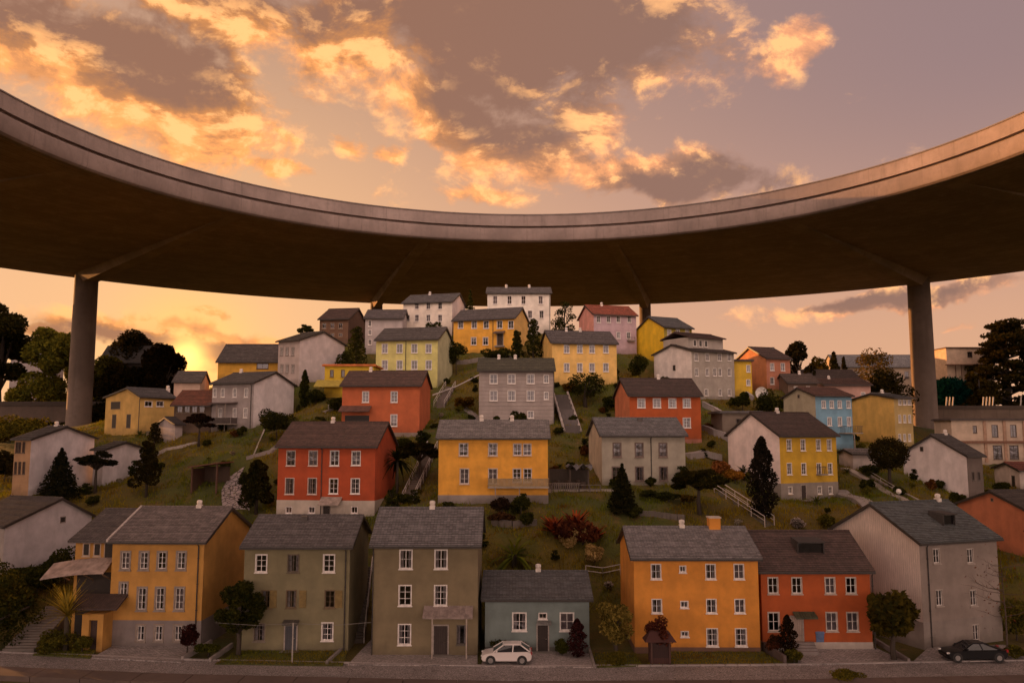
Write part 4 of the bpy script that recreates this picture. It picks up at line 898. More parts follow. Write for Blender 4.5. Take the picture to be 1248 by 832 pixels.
ra = stairway('curved slate grey stepped chute with raised kerbs right of the weatherboarded house', H(698, 528, .2), H(683, 484, .2), 2.2, 7, (.13, .11, .105), rails=False, name='stepped_ramp')
a, b = Vector((0, 0, 0)), H(683, 484, .2) - ra.location; d = b - a; hd = Vector((d.x, d.y, 0)).normalized(); s = Vector((-hd.y, hd.x, 0)) * 1.2
for sg in (-1, 1):
    m = MB(); o = s * sg; m.tube([tuple(o + Vector((0, 0, .1))), tuple(o + d * .5 + Vector((0, 0, .35))), tuple(o + d + Vector((0, 0, .5)))], .2, 6); m.build('kerb', concrete((.42, .37, .34), 2), ra)
# footbridge rails left of weatherboarded house
def bar(label, pts, r, c, name, cat): m = MB(); m.tube(pts, r, 5); return tag(m.build(name, flat(c, .5)), label, cat)
bar('pale pipe handrail running from the weatherboarded house to the dark stairs', [H(527, 488, .8), H(556, 478, 1), H(584, 465, 1)], .12, (.42, .37, .35), 'handrail', 'railing')
bar('thin pale pole leaning on the slope below the round dark bushes', [H(309, 556, .1), H(324, 524, .6)], .09, (.5, .44, .4), 'handrail', 'railing')
# cobbled winding path
pm = MB(); L0 = [(279, 584), (270, 600), (270, 612), (272, 622)]; R0 = [(298, 572), (290, 588), (299, 604), (304, 622)]
ls = [hit(*q) for q in L0]; rs = [hit(*q) for q in R0]
for i in range(3):
    for k in range(6):
        f0, f1 = k / 6, (k + 1) / 6
        q = [ls[i].lerp(ls[i + 1], f0), ls[i].lerp(ls[i + 1], f1), rs[i].lerp(rs[i + 1], f1), rs[i].lerp(rs[i + 1], f0)]
        for j in range(4):
            e0, e1 = j / 4, (j + 1) / 4
            c = [q[0].lerp(q[3], e0), q[1].lerp(q[2], e0), q[1].lerp(q[2], e1), q[0].lerp(q[3], e1)]
            c = [Vector((p.x, p.y, tz(p.x, p.y))) for p in c]; up = Vector((0, 0, .2))
            pm.prism([tuple(p - up) for p in c], [tuple(p + up) for p in c])
def cobble():
    m, t, bs = newmat('cobblestone'); tc = t.n('ShaderNodeTexCoord').outputs['Object']
    cr = t.n('ShaderNodeTexVoronoi', feature='DISTANCE_TO_EDGE'); t.put(cr.inputs['Vector'], tc); cr.inputs['Scale'].default_value = 1.6
    e = t.ss(cr.outputs[0], .02, .12); t.put(bs.inputs['Base Color'], t.mix(e, (.04, .03, .025), (.34, .29, .28))); bump(t, bs, e, .8, .06); return m
struct(pm.build('cobbled_path', cobble()))
# open wooden shelter on the left slope
p = H(256, 597, 0); sh = thing('shelter', 'small open timber shelter on the grass slope above the ochre house', 'shelter', p, R_(-15))
m = MB(); m.prism([(-2.3, -1.6, 2.6), (2.3, -1.6, 3.2), (2.3, 1.6, 3.2), (-2.3, 1.6, 2.6)], [(-2.3, -1.6, 2.75), (2.3, -1.6, 3.35), (2.3, 1.6, 3.35), (-2.3, 1.6, 2.75)]); m.build('roof', wood((.14, .06, .035)), sh)
m = MB(); m.box(-1.9, 1.9, 1.2, 1.35, -.5, 2.7); m.build('back_wall', wood((.06, .035, .022)), sh); m = MB(); m.box(-1.9, -1.75, -1.2, 1.2, -.5, 2.5); m.build('side_wall', wood((.06, .035, .022)), sh)
for x in (-1.8, 1.8): m = MB(); m.box(x - .09, x + .09, -1.4, -1.22, -.6, 2.6 + (x + 2.3) * .13); m.build('post', wood((.1, .05, .03)), sh)
# dark yard with sheet covered pile between golden and grey green houses
p = H(693, 598, 0); yd = thing('lean_to_shed', 'dark cluttered lean to with a crumpled sheet roof beside the golden orange house', 'shed', p)
m = MB(); m.box(-2.4, 2.6, 2.2, 2.4, -.5, 2.4); m.build('back_wall', wood((.05, .038, .03)), yd)
for x in (-2.3, .2, 2.4): m = MB(); m.box(x - .08, x + .08, -.1, .06, -.5, 2.4); m.build('post', wood((.09, .065, .05)), yd)
m = MB(); gx = np.linspace(-.2, 2.9, 12); gy = np.linspace(-.5, 2.6, 10); zz = [[2.45 + .35 * math.sin(i * 1.1) * math.cos(j * .9) + .3 + random.uniform(-.1, .1) for i in range(12)] for j in range(10)]
for j in range(9):
    for i in range(11): m.quad((gx[i], gy[j], zz[j][i]), (gx[i + 1], gy[j], zz[j][i + 1]), (gx[i + 1], gy[j + 1], zz[j + 1][i + 1]), (gx[i], gy[j + 1], zz[j + 1][i]))
m.build('sheet_roof', flat((.10, .095, .10), .4, 0, .4, 2), yd)
m = MB()
for k in range(14): x = -2.3 + k * .26; m.box(x, x + .1, -.5 - .02 * k, -.42 - .02 * k, -.3, .75)
m.box(-2.4, 1.4, -.6, -.35, .76, .84); m.build('picket_fence', wood((.24, .2, .17)), yd)
for k in range(7):
    m = MB(); x, y = -1.8 + k * .6, .5 + .4 * (k % 3); m.lathe([(.3, -.3), (.42, .3), (.3, .9 + .2 * (k % 2))], (x, y, 0), 8); m.build('barrel', wood((.07, .05, .04)), yd)
# roofed letter-box shrine with shrub on top, wash-line post, blue bin
p = Pz(804, 807, .1); kb_ = thing('garden_shrine', 'small dark red roofed wooden shrine on the lawn before the orange house', 'shrine', p); kb_.scale = (.84, .84, .9)
m = MB(); m.box(-1.0, 1.0, -.5, .5, 0, 2.0); m.build('cabinet', wood((.06, .022, .018)), kb_)
m = MB(); m.box(-.75, .75, -.56, -.505, .55, 1.75); m.build('door_panel', wood((.035, .014, .012)), kb_)
m = MB(); m.tube([(-.85, -.75, -.2), (-.85, -.75, 1.93)], .06, 6); m.build('post', wood((.1, .05, .04)), kb_); m = MB(); m.tube([(.85, -.75, -.2), (.85, -.75, 1.93)], .06, 6); m.build('post', wood((.1, .05, .04)), kb_)
m = MB(); m.prism([(-1.5, -.9, 1.95), (1.5, -.9, 1.95), (1.5, .9, 1.95), (-1.5, .9, 1.95)], [(-.9, -.25, 2.75), (.9, -.25, 2.75), (.9, .25, 2.75), (-.9, .25, 2.75)]); m.build('roof', roofmat((.16, .04, .03)), kb_)
p = Pz(356, 807, .1); t_ = thing('wash_line', 'thin white post with a wash line across the olive house lawn', 'wash line', p)
m = MB(); m.tube([(0, 0, -.2), (0, 0, 3.1)], .06, 6); m.build('post', flat((.36, .32, .29), .5), t_)
m = MB(); m.tube([(-6.5, .5, 3.0), (-3, .2, 2.85), (0, 0, 3.05), (3.5, .2, 2.88), (6.2, .6, 3.0)], .018, 4); m.build('wire', flat((.2, .18, .16), .5), t_)
p = Pz(998, 789, .1); t_ = thing('wheelie_bin', 'small blue bin standing by the red house door', 'bin', p)
m = MB(); m.prism([(-.3, -.33, 0.08), (.3, -.33, .08), (.3, .35, .08), (-.3, .35, .08)], [(-.36, -.42, 1.3), (.36, -.42, 1.3), (.36, .45, 1.3), (-.36, .45, 1.3)]); m.build('body', flat((.10, .15, .28), .5), t_)
m = MB(); m.prism([(-.4, -.48, 1.303), (.4, -.48, 1.303), (.4, .5, 1.303), (-.4, .5, 1.303)], [(-.36, -.36, 1.45), (.36, -.36, 1.45), (.36, .45, 1.52), (-.36, .45, 1.52)]); m.build('lid', flat((.12, .18, .33), .5), t_)

# ------------------------------------------------------------------ cars
def car(label, u, v, L, c, prof, cab, flip=False, wheel=.33):
    p = Pz(u, v, .1); t = thing('parked_car', label, 'car', p, math.pi if flip else 0)
    paint, tt, bs = newmat('car_paint'); bs.inputs['Base Color'].default_value = (*c, 1); bs.inputs['Roughness'].default_value = .3; bs.inputs['Coat Weight'].default_value = .6 if c[0] > .1 else .1; bs.inputs['Coat Roughness'].default_value = .08; bs.inputs['Specular IOR Level'].default_value = .5 if c[0] > .1 else .2
    tcn = tt.n('ShaderNodeTexCoord').outputs['Object']; tt.put(bs.inputs['Roughness'], tt.m('ADD', .2, tt.m('MULTIPLY', tt.noise(tcn, 3, 4), .25)))
    W_ = .88
    def loft(pr, stations, mat, name):
        mb = MB(); n = len(pr); cx = L / 2; cz = .75
        for (y, kx, kz) in stations:
            for x, z in pr: mb.v.append(((x - cx) * kx, y, cz + (z - cz) * kz))
        for i in range(len(stations) - 1):
            for k in range(n): l = (k + 1) % n; mb.f.append((i * n + k, i * n + l, (i + 1) * n + l, (i + 1) * n + k))
        mb.f.append(tuple(range(n))[::-1]); mb.f.append(tuple(range((len(stations) - 1) * n, len(stations) * n)))
        o = mb.build(name, mat, t, smooth=True)
        sm(o); return o
    loft(prof, [(-W_, .965, .82), (-W_ + .06, .985, .93), (-W_ + .2, 1, 1), (W_ - .2, 1, 1), (W_ - .06, .985, .93), (W_, .965, .82)], paint, 'body')
    # cabin: glass block with painted roof and pillars
    gl, tt, bs = newmat('car_glass'); bs.inputs['Base Color'].default_value = (.012, .012, .014, 1); bs.inputs['Roughness'].default_value = .08
    (xa, za), (xb, zb), (xc, zc), (xd, zd) = cab; cx = L / 2; m = MB(); wi, wo = W_ - .24, W_ - .07
    low = [(xa - cx, -wo, za), (xd - cx, -wo, zd), (xd - cx, wo, zd), (xa - cx, wo, za)]; top = [(xb - cx, -wi, zb), (xc - cx, -wi, zc), (xc - cx, wi, zc), (xb - cx, wi, zb)]
    m.prism(low, top); m.build('glass', gl, t)
    r = MB(); r.prism([(xb - cx - .05, -wi - .02, zb - .01), (xc - cx + .05, -wi - .02, zc - .01), (xc - cx + .05, wi + .02, zc - .01), (xb - cx - .05, wi + .02, zb - .01)], [(xb - cx + .15, -wi + .12, zb + .06), (xc - cx - .15, -wi + .12, zc + .06), (xc - cx - .15, wi - .12, zc + .06), (xb - cx + .15, wi - .12, zb + .06)])
    for s in (-1, 1):
        for (x0, z0, x1, z1) in ((xa, za, xb, zb), (xd, zd, xc, zc), ((xa + xd) / 2 + .1, za, (xb + xc) / 2 + .1, zb)):
            r.tube([(x0 - cx, s * (wo + .005), z0), (x1 - cx, s * (wi + .005), z1)], .055, 5)
    r.build('roof', paint, t)
    for xw in (.75, L - .8):
        for s in (-1, 1):
            arch = MB(); arch.tube([(xw - cx, s * (W_ - .12), wheel), (xw - cx, s * (W_ + .004), wheel)], wheel + .07, 18); arch.build('wheel_arch', DARK, t)
            w = MB(); w.tube([(xw - cx, s * (W_ - .2), wheel), (xw - cx, s * (W_ + .02), wheel)], wheel, 20); wo_ = w.build('wheel', flat((.02, .02, .02), .8), t)
            q = MB(); q.tube([(xw - cx, s * (W_ + .02), wheel), (xw - cx, s * (W_ + .035), wheel)], wheel * .62, 14)
            q.build('rim', flat((.35, .33, .32), .35, .8), wo_)
    for s in (-1, 1):
        hm = MB(); hm.lathe([(.06, -.08), (.14, -.04), (.16, 0), (.14, .05), (.05, .08)], (-cx + .12, s * (W_ - .2), .66), 10); hm.build('headlight', flat((.7, .68, .65), .15), t)
        tm = MB(); tm.box(cx - .12, cx + .01, s * (W_ - .2) - .12, s * (W_ - .2) + .12, .75, .95); tm.build('tail_light', flat((.35, .02, .02), .3), t)
        mm = MB(); mm.box(xa - cx + .2, xa - cx + .34, s * (W_ + .02) - .09, s * (W_ + .02) + .09, za + .02, za + .16); mm.build('mirror', paint, t)
    bm = MB(); bm.box(-cx - .02, -cx + .1, -.55, .55, .32, .5); bm.build('grille', DARK, t)
    return t
car('small white hatchback parked on the paved drive of the bungalow', 617.5, 806, 4.05, (.72, .66, .63), [(.12, .22), (.0, .4), (.03, .66), (.3, .82), (1.05, .96), (3.7, 1.0), (3.98, .9), (4.05, .62), (4.0, .35), (3.85, .22)], [(.95, .95), (1.75, 1.46), (3.15, 1.47), (3.85, 1.0)])
car('low black saloon parked in front of the grey plank gabled house', 1186, 803, 4.9, (.012, .012, .013), [(.12, .2), (.0, .4), (.03, .64), (.35, .78), (1.35, .92), (3.9, .96), (4.75, .9), (4.9, .62), (4.85, .35), (4.7, .2)], [(1.25, .91), (2.1, 1.38), (3.1, 1.38), (4.25, .95)])

# ------------------------------------------------------------------ plants
def leaves(centers, size, up=.3, aspect=1.5):
    n = len(centers); nrm = rng.normal(size=(n, 3)); nrm[:, 2] += up; nrm /= np.linalg.norm(nrm, axis=1)[:, None]
    t = np.cross(nrm, rng.normal(size=(n, 3))); t /= np.linalg.norm(t, axis=1)[:, None]; b = np.cross(nrm, t)
    s = size * (.6 + .8 * rng.random(n))[:, None]
    v = np.stack([centers - t * s * aspect / 2, centers - b * s * .38, centers + t * s * aspect / 2, centers + b * s * .38], 1)
    return v.reshape(-1, 3), np.arange(n * 4).reshape(n, 4)
def ball(n, r, flat_=1., shell=.45):
    d = rng.normal(size=(n, 3)); d /= np.linalg.norm(d, axis=1)[:, None]; k = (shell + (1 - shell) * rng.random(n) ** .5)[:, None]
    p = d * k * r; p[:, 2] *= flat_; return p
BARK = (.05, .035, .025)
def trunk(t, pts, rs, extra=(), c=BARK):
    m = MB(); m.tube(pts, rs, 8)
    for e, r in extra: m.tube(e, r, 5)
    m.build('trunk', wood(c), t, smooth=True)
def plant(kind, label, pos, h, w, c=(.035, .045, .012), c2=None, n=2500, name='tree', cat='tree', group=None, leaf=None):
    t = thing(name, label, cat, pos, random.uniform(0, 6.28), group); r = w / 2; leaf = leaf or max(.12, w * .045); cs = []
    if kind != 'palm' and kind != 'bare': n = int(n * 2.0); leaf *= .66
    if kind == 'broad':
        th = h * .35; cen = Vector((0, 0, h * .62)); ex = []
        K = 26
        for k in range(K):
            d = ball(1, 1, 1, .55)[0]; p = np.array([d[0] * r * .72, d[1] * r * .72, h * .62 + d[2] * h * .27]); rr = r * random.uniform(.22, .42)
            cs.append(p + ball(n // K, rr, .8)); 
            if k < 9: ex.append(([(0, 0, th * .8), (p[0] * .45, p[1] * .45, th + (p[2] - th) * .5), tuple(p)], [.05 * w * .5, .03 * w * .5, .012 * w * .5]))
        trunk(t, [(0, 0, -.6), (.03 * w, 0, th * .5), (0, .02 * w, th), (0, 0, h * .7)], [.045 * w + .05, .035 * w + .04, .03 * w + .03, .01 * w], ex)
    elif kind == 'mass':              # crown right down to the ground
        K = 34; ex = []
        for k in range(K):
            f = random.random(); z = h * (.1 + .8 * f); a = random.uniform(0, 6.28); q = r * math.sin(math.pi * min(1, .25 + .72 * f)) ** .6 * random.uniform(.35, .85); p = np.array([math.cos(a) * q, math.sin(a) * q, z])
            cs.append(p + ball(n // K, r * random.uniform(.2, .38), .85))
            if k < 8: ex.append(([(0, 0, z * .6), tuple(p)], [.02 * w, .008 * w]))
        trunk(t, [(0, 0, -.6), (0, 0, h * .8)], [.04 * w, .012 * w], ex)
    elif kind == 'cedar':             # tiers of flat sprays
        K = 46; ex = []
        for k in range(K):
            f = (k + .5) / K; z = h * (.18 + .78 * f); R = r * (1.08 - f * .8); a = k * 2.4; q = R * random.uniform(.25, .95); p = np.array([math.cos(a) * q, math.sin(a) * q, z])
            cs.append(p + ball(n // K, r * random.uniform(.2, .3), .28, .2)); ex.append(([(0, 0, z - .05 * h), tuple(p)], [.012 * w, .005 * w]))
        trunk(t, [(0, 0, -.6), (0, 0, h * .96)], [.035 * w, .008 * w], ex)
    elif kind == 'bush':
        K = 12
        for k in range(K):
            d = ball(1, 1, 1, .3)[0]; cs.append(np.array([d[0] * r * .65, d[1] * r * .65, h * .5 + d[2] * h * .28]) + ball(n // K, r * random.uniform(.3, .48), min(1, h / w)))
        trunk(t, [(0, 0, -.4), (0, 0, h * .5)], [.08, .05])
    elif kind == 'clumps':            # topiary-like tufts on a visible trunk
        K = 17; ex = []
        for k in range(K):
            f = (k + .5) / K; a = k * 2.4; rad = r * (1.0 - f * .75) * (.75 if k else 1); z = h * (.22 + .74 * f); p = np.array([math.cos(a) * rad * .7, math.sin(a) * rad * .7, z])
            cs.append(p + ball(n // K, r * random.uniform(.34, .46) * (1.1 - .45 * f), .75, .7)); ex.append(([(0, 0, z - .2), tuple(p)], [.06, .03]))
        trunk(t, [(0, 0, -.6), (0, 0, h * .9)], [.05 * w, .02 * w], ex)
    elif kind == 'fir':
        L = 13
        for k in range(L):
            f = k / (L - 1); z = h * (.12 + .86 * f); R = r * (1 - f) ** .85 + .05 * r
            m_ = int(n / L * (1.5 - f)); a = rng.random(m_) * 6.283; br = 1 + .25 * np.sin(a * 5 + k * 2.1); q = R * np.sqrt(rng.random(m_)) * br
            cs.append(np.stack([np.cos(a) * q, np.sin(a) * q, z - q * .35 + rng.normal(0, .02 * h, m_)], 1))
        trunk(t, [(0, 0, -.6), (0, 0, h * .95)], [.04 * w + .04, .02])
    elif kind == 'cypress':
        m_ = n; f = rng.random(m_) ** .8; a = rng.random(m_) * 6.283; R = r * np.sin(np.clip(f * .93 + .07, 0, 1) * np.pi) ** .5 * (1.05 - .5 * f) * (1 + .4 * np.sin(a * 3 + f * 23)); q = R * np.sqrt(.3 + .7 * rng.random(m_))
        cs.append(np.stack([np.cos(a) * q, np.sin(a) * q, h * (.03 + .95 * f)], 1)); trunk(t, [(0, 0, -.6), (0, 0, h * .9)], [.12, .03])
    elif kind == 'umbrella':
        K = 20; ex = []
        for k in range(K):
            a = k * 2.4; q = r * math.sqrt((k + .5) / K) * .85; z = h * (.82 - .22 * (q / r) ** 2 + random.uniform(-.12, .08)); p = np.array([math.cos(a) * q, math.sin(a) * q, z])
            cs.append(p + ball(n // K, r * .28, .38, .3)); ex.append(([(0, 0, h * .5), (p[0] * .5, p[1] * .5, h * .62), tuple(p)], [.05 * w * .4, .03 * w * .4, .012 * w]))
        trunk(t, [(0, 0, -.6), (.02 * w, 0, h * .3), (0, 0, h * .62)], [.04 * w + .03, .032 * w + .02, .02 * w], ex)
    elif kind == 'round':
        cs.append(np.array([0, 0, h - r * .85]) + ball(n, r, .85, .55)); cs[0] += rng.normal(0, .06 * r, cs[0].shape)
        trunk(t, [(0, 0, -.6), (0, 0, h * .5), (0, 0, h * .75)], [.05 * w, .04 * w, .02 * w])
    elif kind == 'palm':
        V, F = [], []; HK = {'yucca': .45, 'fern': .16, 'wild_fern': .08, 'leafy_plant': .06}.get(name, .72)
        for k in range(110 if name == 'yucca' else 44):
            a = k * 2.4 + random.uniform(-.2, .2); e = random.uniform(.05, 1.5) if name == 'yucca' else random.uniform(.35, 1.45) if name == 'leafy_plant' else random.uniform(-.45, 1.25); L = r * random.uniform(.85, 1.15); seg = 6; wd = .09 * w if not leaf else leaf
            base = np.array([0, 0, h * HK]); prev = None
            for i in range(seg + 1):
                f = i / seg; out = L * f * math.cos(e * (1 - .35 * f)); zz = L * f * math.sin(e) - (.2 if name in ('yucca', 'leafy_plant') else .55) * L * f * f * (1.2 - e * .5)
                p = base + np.array([math.cos(a) * out, math.sin(a) * out, zz]); sd = np.array([-math.sin(a), math.cos(a), 0]) * wd * (math.sin(min(1, f * 1.1 + .12) * 3.0) * .5 + .05)
                V += [p - sd, p + sd]
                if i: b_ = len(V) - 4; F.append((b_, b_ + 1, b_ + 3, b_ + 2))
        link('crown', npmesh('crown', np.array(V), np.array(F), leafmat(c, c2)), t)
        trunk(t, [(0, 0, -.6), (.05, 0, h * .4), (0, 0, h * HK)], [.045 * w, .035 * w, .03 * w], c=(.06, .045, .03)); return t
    elif kind == 'bare':
        m = MB(); m.tube([(0, 0, -.5), (.1, 0, h * .4), (0, .1, h)], [.09, .06, .015], 6)
        for k in range(18):
            z = h * random.uniform(.4, .98); a = random.uniform(0, 6.28); L = r * random.uniform(.5, 1.1); p = Vector((0, 0, z)); q = p + Vector((math.cos(a), math.sin(a), .25)) * L; mid = p.lerp(q, .5) + Vector((0, 0, -.15))
            m.tube([p, mid, q], [.03, .02, .008], 4)
            for j in range(3): e = mid.lerp(q, random.random()); m.tube([e, e + Vector((random.uniform(-1, 1), random.uniform(-1, 1), random.uniform(0, .8))) * L * .35], [.012, .005], 3)
        m.build('trunk', wood((.09, .06, .045)), t)
        cs.append(rng.normal(0, 1, (n, 3)) * np.array([r * .5, r * .5, h * .2]) + np.array([0, 0, h * .7]))
    v, f = leaves(np.concatenate(cs), leaf); link('crown', npmesh('crown', v, f, leafmat(c, c2)), t)
    return t
def at(u, vb, vt, wpx, Y=None, z=None):
    if z is not None: p = Pz(u, vb, z)
    elif Y is None: p = hit(u, vb)
    else:
        d = ray(u, vb); x = Y * d[0] / d[1]; p = Vector((x, Y, tz(x, Y)))
    return p, z_at(p.x, p.y, vt) - p.z, wpx * p.y / FPX / cp
def T(kind, label, u, vb, vt, w, Y=None, z=None, **k):
    p, h, wm = at(u, vb, vt, w, Y, z); return plant(kind, label, p, max(h, .3), wm, **k)
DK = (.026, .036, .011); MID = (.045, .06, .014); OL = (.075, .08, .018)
# street
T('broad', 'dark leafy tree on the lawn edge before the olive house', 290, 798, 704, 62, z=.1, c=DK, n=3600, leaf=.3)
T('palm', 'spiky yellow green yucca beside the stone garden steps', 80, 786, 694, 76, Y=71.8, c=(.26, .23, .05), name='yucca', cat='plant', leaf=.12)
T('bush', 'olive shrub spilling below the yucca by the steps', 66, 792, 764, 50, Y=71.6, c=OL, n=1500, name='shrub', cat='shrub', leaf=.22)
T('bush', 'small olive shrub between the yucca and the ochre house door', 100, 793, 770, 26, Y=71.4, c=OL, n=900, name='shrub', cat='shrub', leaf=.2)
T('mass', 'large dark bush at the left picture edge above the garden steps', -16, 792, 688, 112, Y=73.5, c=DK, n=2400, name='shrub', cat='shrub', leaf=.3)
hg = [(12, 740, 690, 60, 80), (45, 725, 680, 55, 82), (80, 705, 664, 50, 84), (10, 770, 715, 50, 76), (30, 710, 690, 40, 84)]
for i, q in enumerate(hg): T('bush', ['dark bush covering the bank left of the garden steps', 'dark bush on the bank below the windowless grey gable', 'dark bush nearest the porch roof on the left bank', 'lowest dark bush beside the foot of the garden steps', 'dark bush behind the others against the grey gable'][i], *q, c=DK, n=1900, name='shrub', cat='shrub', leaf=.26)
T('bush', 'dark red bush at the corner of the ochre house drive', 228, 798, 752, 27, z=.1, c=(.035, .014, .012), c2=(.07, .02, .018), n=1400, name='shrub', cat='shrub', leaf=.2)
T('bush', 'low leafy plants between the two pale garden edgings', 254, 797, 780, 34, z=.1, c=MID, n=1000, name='shrub', cat='shrub', leaf=.2)
T('broad', 'small tree with yellow green blossoms beside the bungalow', 749, 803, 727, 60, z=.1, c=(.10, .085, .02), c2=(.33, .24, .055), n=2600, leaf=.26)
T('round', 'little clipped green bush under the blossoming tree', 752, 809, 793, 20, z=.1, c=(.09, .09, .02), n=700, name='shrub', cat='shrub', leaf=.16)
T('cypress', 'narrow dark red shrub by the bungalow drive', 704, 800, 753, 22, z=.1, c=(.035, .014, .014), c2=(.08, .025, .025), n=1300, name='shrub', cat='shrub', leaf=.2)
T('bush', 'low dark hedge under the left bungalow window', 622, 797, 778, 56, z=.1, c=DK, n=1100, name='hedge', cat='hedge', leaf=.18)
T('bush', 'low green bush under the right bungalow window', 685, 797, 776, 24, z=.1, c=MID, n=700, name='shrub', cat='shrub', leaf=.18)
T('bush', 'dark reddish shrub rising behind the garden shrine roof', 803, 806, 734, 36, z=.1, c=(.07, .025, .018), c2=(.16, .045, .025), n=1500, name='shrub', cat='shrub', leaf=.22)
T('broad', 'leafy tree leaning against the plank clad gable', 1090, 803, 714, 66, z=.1, c=(.05, .05, .014), n=1700, leaf=.6)
T('cypress', 'dark columnar evergreen by the red house door', 961, 800, 748, 22, z=.1, c=(.014, .012, .008), n=1500, name='shrub', cat='shrub', leaf=.18)
T('bush', 'dark shrub with reddish leaves left of the red house door', 944, 797, 770, 24, z=.1, c=(.035, .028, .012), c2=(.14, .04, .02), n=800, name='shrub', cat='shrub', leaf=.18)
T('bush', 'small green bush at the foot of the dark evergreen', 968, 806, 790, 24, z=.1, c=OL, n=800, name='shrub', cat='shrub', leaf=.18)
T('bare', 'bare reddish brown tree at the right corner of the grey house', 1228, 800, 680, 78, z=.1, c=(.12, .05, .03), n=160, leaf=.12)
T('bush', 'yellowish shrubs beyond the bare tree at the right edge', 1240, 790, 720, 50, Y=76, c=OL, n=1300, name='shrub', cat='shrub', leaf=.24)
T('bush', 'low green bush behind the black saloon at the right edge', 1240, 802, 785, 36, z=.1, c=OL, n=800, name='shrub', cat='shrub', leaf=.18)
T('bush', 'olive bush growing on the near parapet at the bottom edge', 1042, 858, 814, 56, Y=63.4, c=(.10, .10, .02), n=1600, name='shrub', cat='shrub', leaf=.14)
# middle slope
def RB(label, u, vb, vt, w, c, c2, n=900, leaf=.4): T('bush', label, u, vb, vt, w, c=c, c2=c2, n=n, name='shrub', cat='shrub', leaf=leaf)
for i, q in enumerate([(676, 656, 614, 46), (702, 652, 606, 46), (723, 664, 620, 40), (690, 664, 632, 34), (712, 668, 634, 34)]):
    T('palm' if i < 3 else 'bush', ['left clump of the red leaved bed below the golden house', 'tallest middle clump of the red leaved bed below the golden house', 'right clump of the red leaved bed below the golden house', 'dark front clump of the red leaved bed nearest the cream shrubs', 'dark front right clump of the red leaved bed'][i], *q, c=(.05, .016, .012), c2=(.42, .085, .025) if i < 3 else (.16, .05, .02), name='leafy_plant', cat='plant', leaf=.62, n=500)
for i, q in enumerate([(693, 672, 638, 32), (710, 668, 640, 22), (725, 692, 656, 26)]):
    RB(['larger cream flowering shrub in front of the red leaved bed', 'small cream flowering shrub tucked into the red leaved bed', 'lowest cream flowering shrub above the bungalow'][i], *q, (.30, .20, .06), (.68, .47, .2), 900, .3)
T('palm', 'feathery green fern on the slope above the bungalow roof', 627, 692, 628, 84, c=(.085, .115, .02), name='fern', cat='plant', leaf=.28)
for i, q in enumerate([(612, 628, 602, 30), (635, 630, 600, 34), (612, 640, 622, 34), (645, 640, 622, 26)]):
    RB(['dark shrub under the left end of the balcony', 'dark shrub under the middle of the balcony', 'brownish shrub below the balcony shrubs', 'small dark shrub right of the brownish one'][i], *q, ((.022, .013, .011), (.028, .038, .012), (.05, .03, .015), (.03, .04, .012))[i], ((.06, .035, .02), None, (.11, .05, .02), None)[i], 900, .3)
T('fir', 'small dark fir in front of the grey green house', 759, 624, 566, 34, c=(.014, .02, .010), n=2600, leaf=.32)
T('umbrella', 'flat topped dark pine on the slope above the orange house', 853, 628, 568, 68, c=(.018, .022, .008), n=2800, leaf=.4)
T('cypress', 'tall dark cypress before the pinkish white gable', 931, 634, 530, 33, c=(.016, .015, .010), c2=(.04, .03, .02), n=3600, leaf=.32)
for i, q in enumerate([(790, 608, 596, 30), (815, 612, 598, 36), (840, 614, 600, 26)]):
    RB(['left low dark hedge below the grey green house', 'middle low dark hedge below the grey green house', 'right low hedge with ochre leaves below the grey green house'][i], *q, DK, (.06, .06, .015) if i < 2 else (.22, .12, .02), 800, .25)
RB('orange leaved shrub behind the flat topped pine', 878, 580, 560, 28, (.16, .06, .015), (.42, .16, .05), 900, .3)
RB('amber leaved shrub left of the tall cypress', 896, 588, 566, 28, (.2, .09, .015), (.45, .2, .03), 900, .3)
T('palm', 'spiky dark green plant against the pinkish white gable', 906, 584, 540, 36, c=(.02, .028, .012), name='fern', cat='plant', leaf=.2)
T('palm', 'dark palm beside the wall of the deep red house', 484, 604, 544, 46, c=(.022, .027, .010), name='palm_tree', cat='palm', leaf=.42)
T('umbrella', 'dark spreading tree under the coral pink house', 511, 592, 532, 50, c=(.016, .018, .008), n=1900, leaf=.4)
RB('dark bush below the coral house corner', 488, 550, 530, 34, DK, None, 1000, .3)
T('bush', 'rounded dark bush above the deep red house roof', 337, 536, 492, 50, c=(.022, .030, .010), n=2400, name='shrub', cat='shrub', leaf=.3)
T('clumps', 'dense dark tree left of the deep red house', 312, 628, 560, 48, c=(.016, .021, .008), n=3000, leaf=.32)
T('clumps', 'tufted cloud pruned evergreen on the left grass slope', 178, 606, 536, 40, c=(.018, .020, .008), n=3000, leaf=.28)
T('fir', 'broad dark spruce in front of the windowless white gable', 72, 606, 547, 46, c=(.012, .018, .012), n=3200, leaf=.34)
T('umbrella', 'dark pine on a bare trunk right of the spruce', 116, 602, 544, 46, c=(.012, .017, .011), n=2000, leaf=.36)
T('umbrella', 'black windswept tree below the timber chalet', 242, 543, 500, 38, c=(.012, .010, .008), n=1600, leaf=.34)
T('clumps', 'little dark tree beside the tiny white outbuilding', 188, 545, 515, 22, c=(.014, .018, .008), n=900, leaf=.26)
T('round', 'round headed tree on a thin trunk on the right slope', 1085, 596, 533, 44, c=(.020, .022, .009), n=2800, leaf=.28)
RB('dark bushes on the right slope below the sky blue house', 1062, 580, 563, 30, DK, None, 800, .28)
RB('small dark bush beside the white house on the right slope', 1165, 618, 598, 26, DK, None, 700, .26)
T('bush', 'dark bush before the white cottage at the right edge', 1222, 598, 584, 26, Y=114, c=DK, n=700, name='shrub', cat='shrub', leaf=.3)
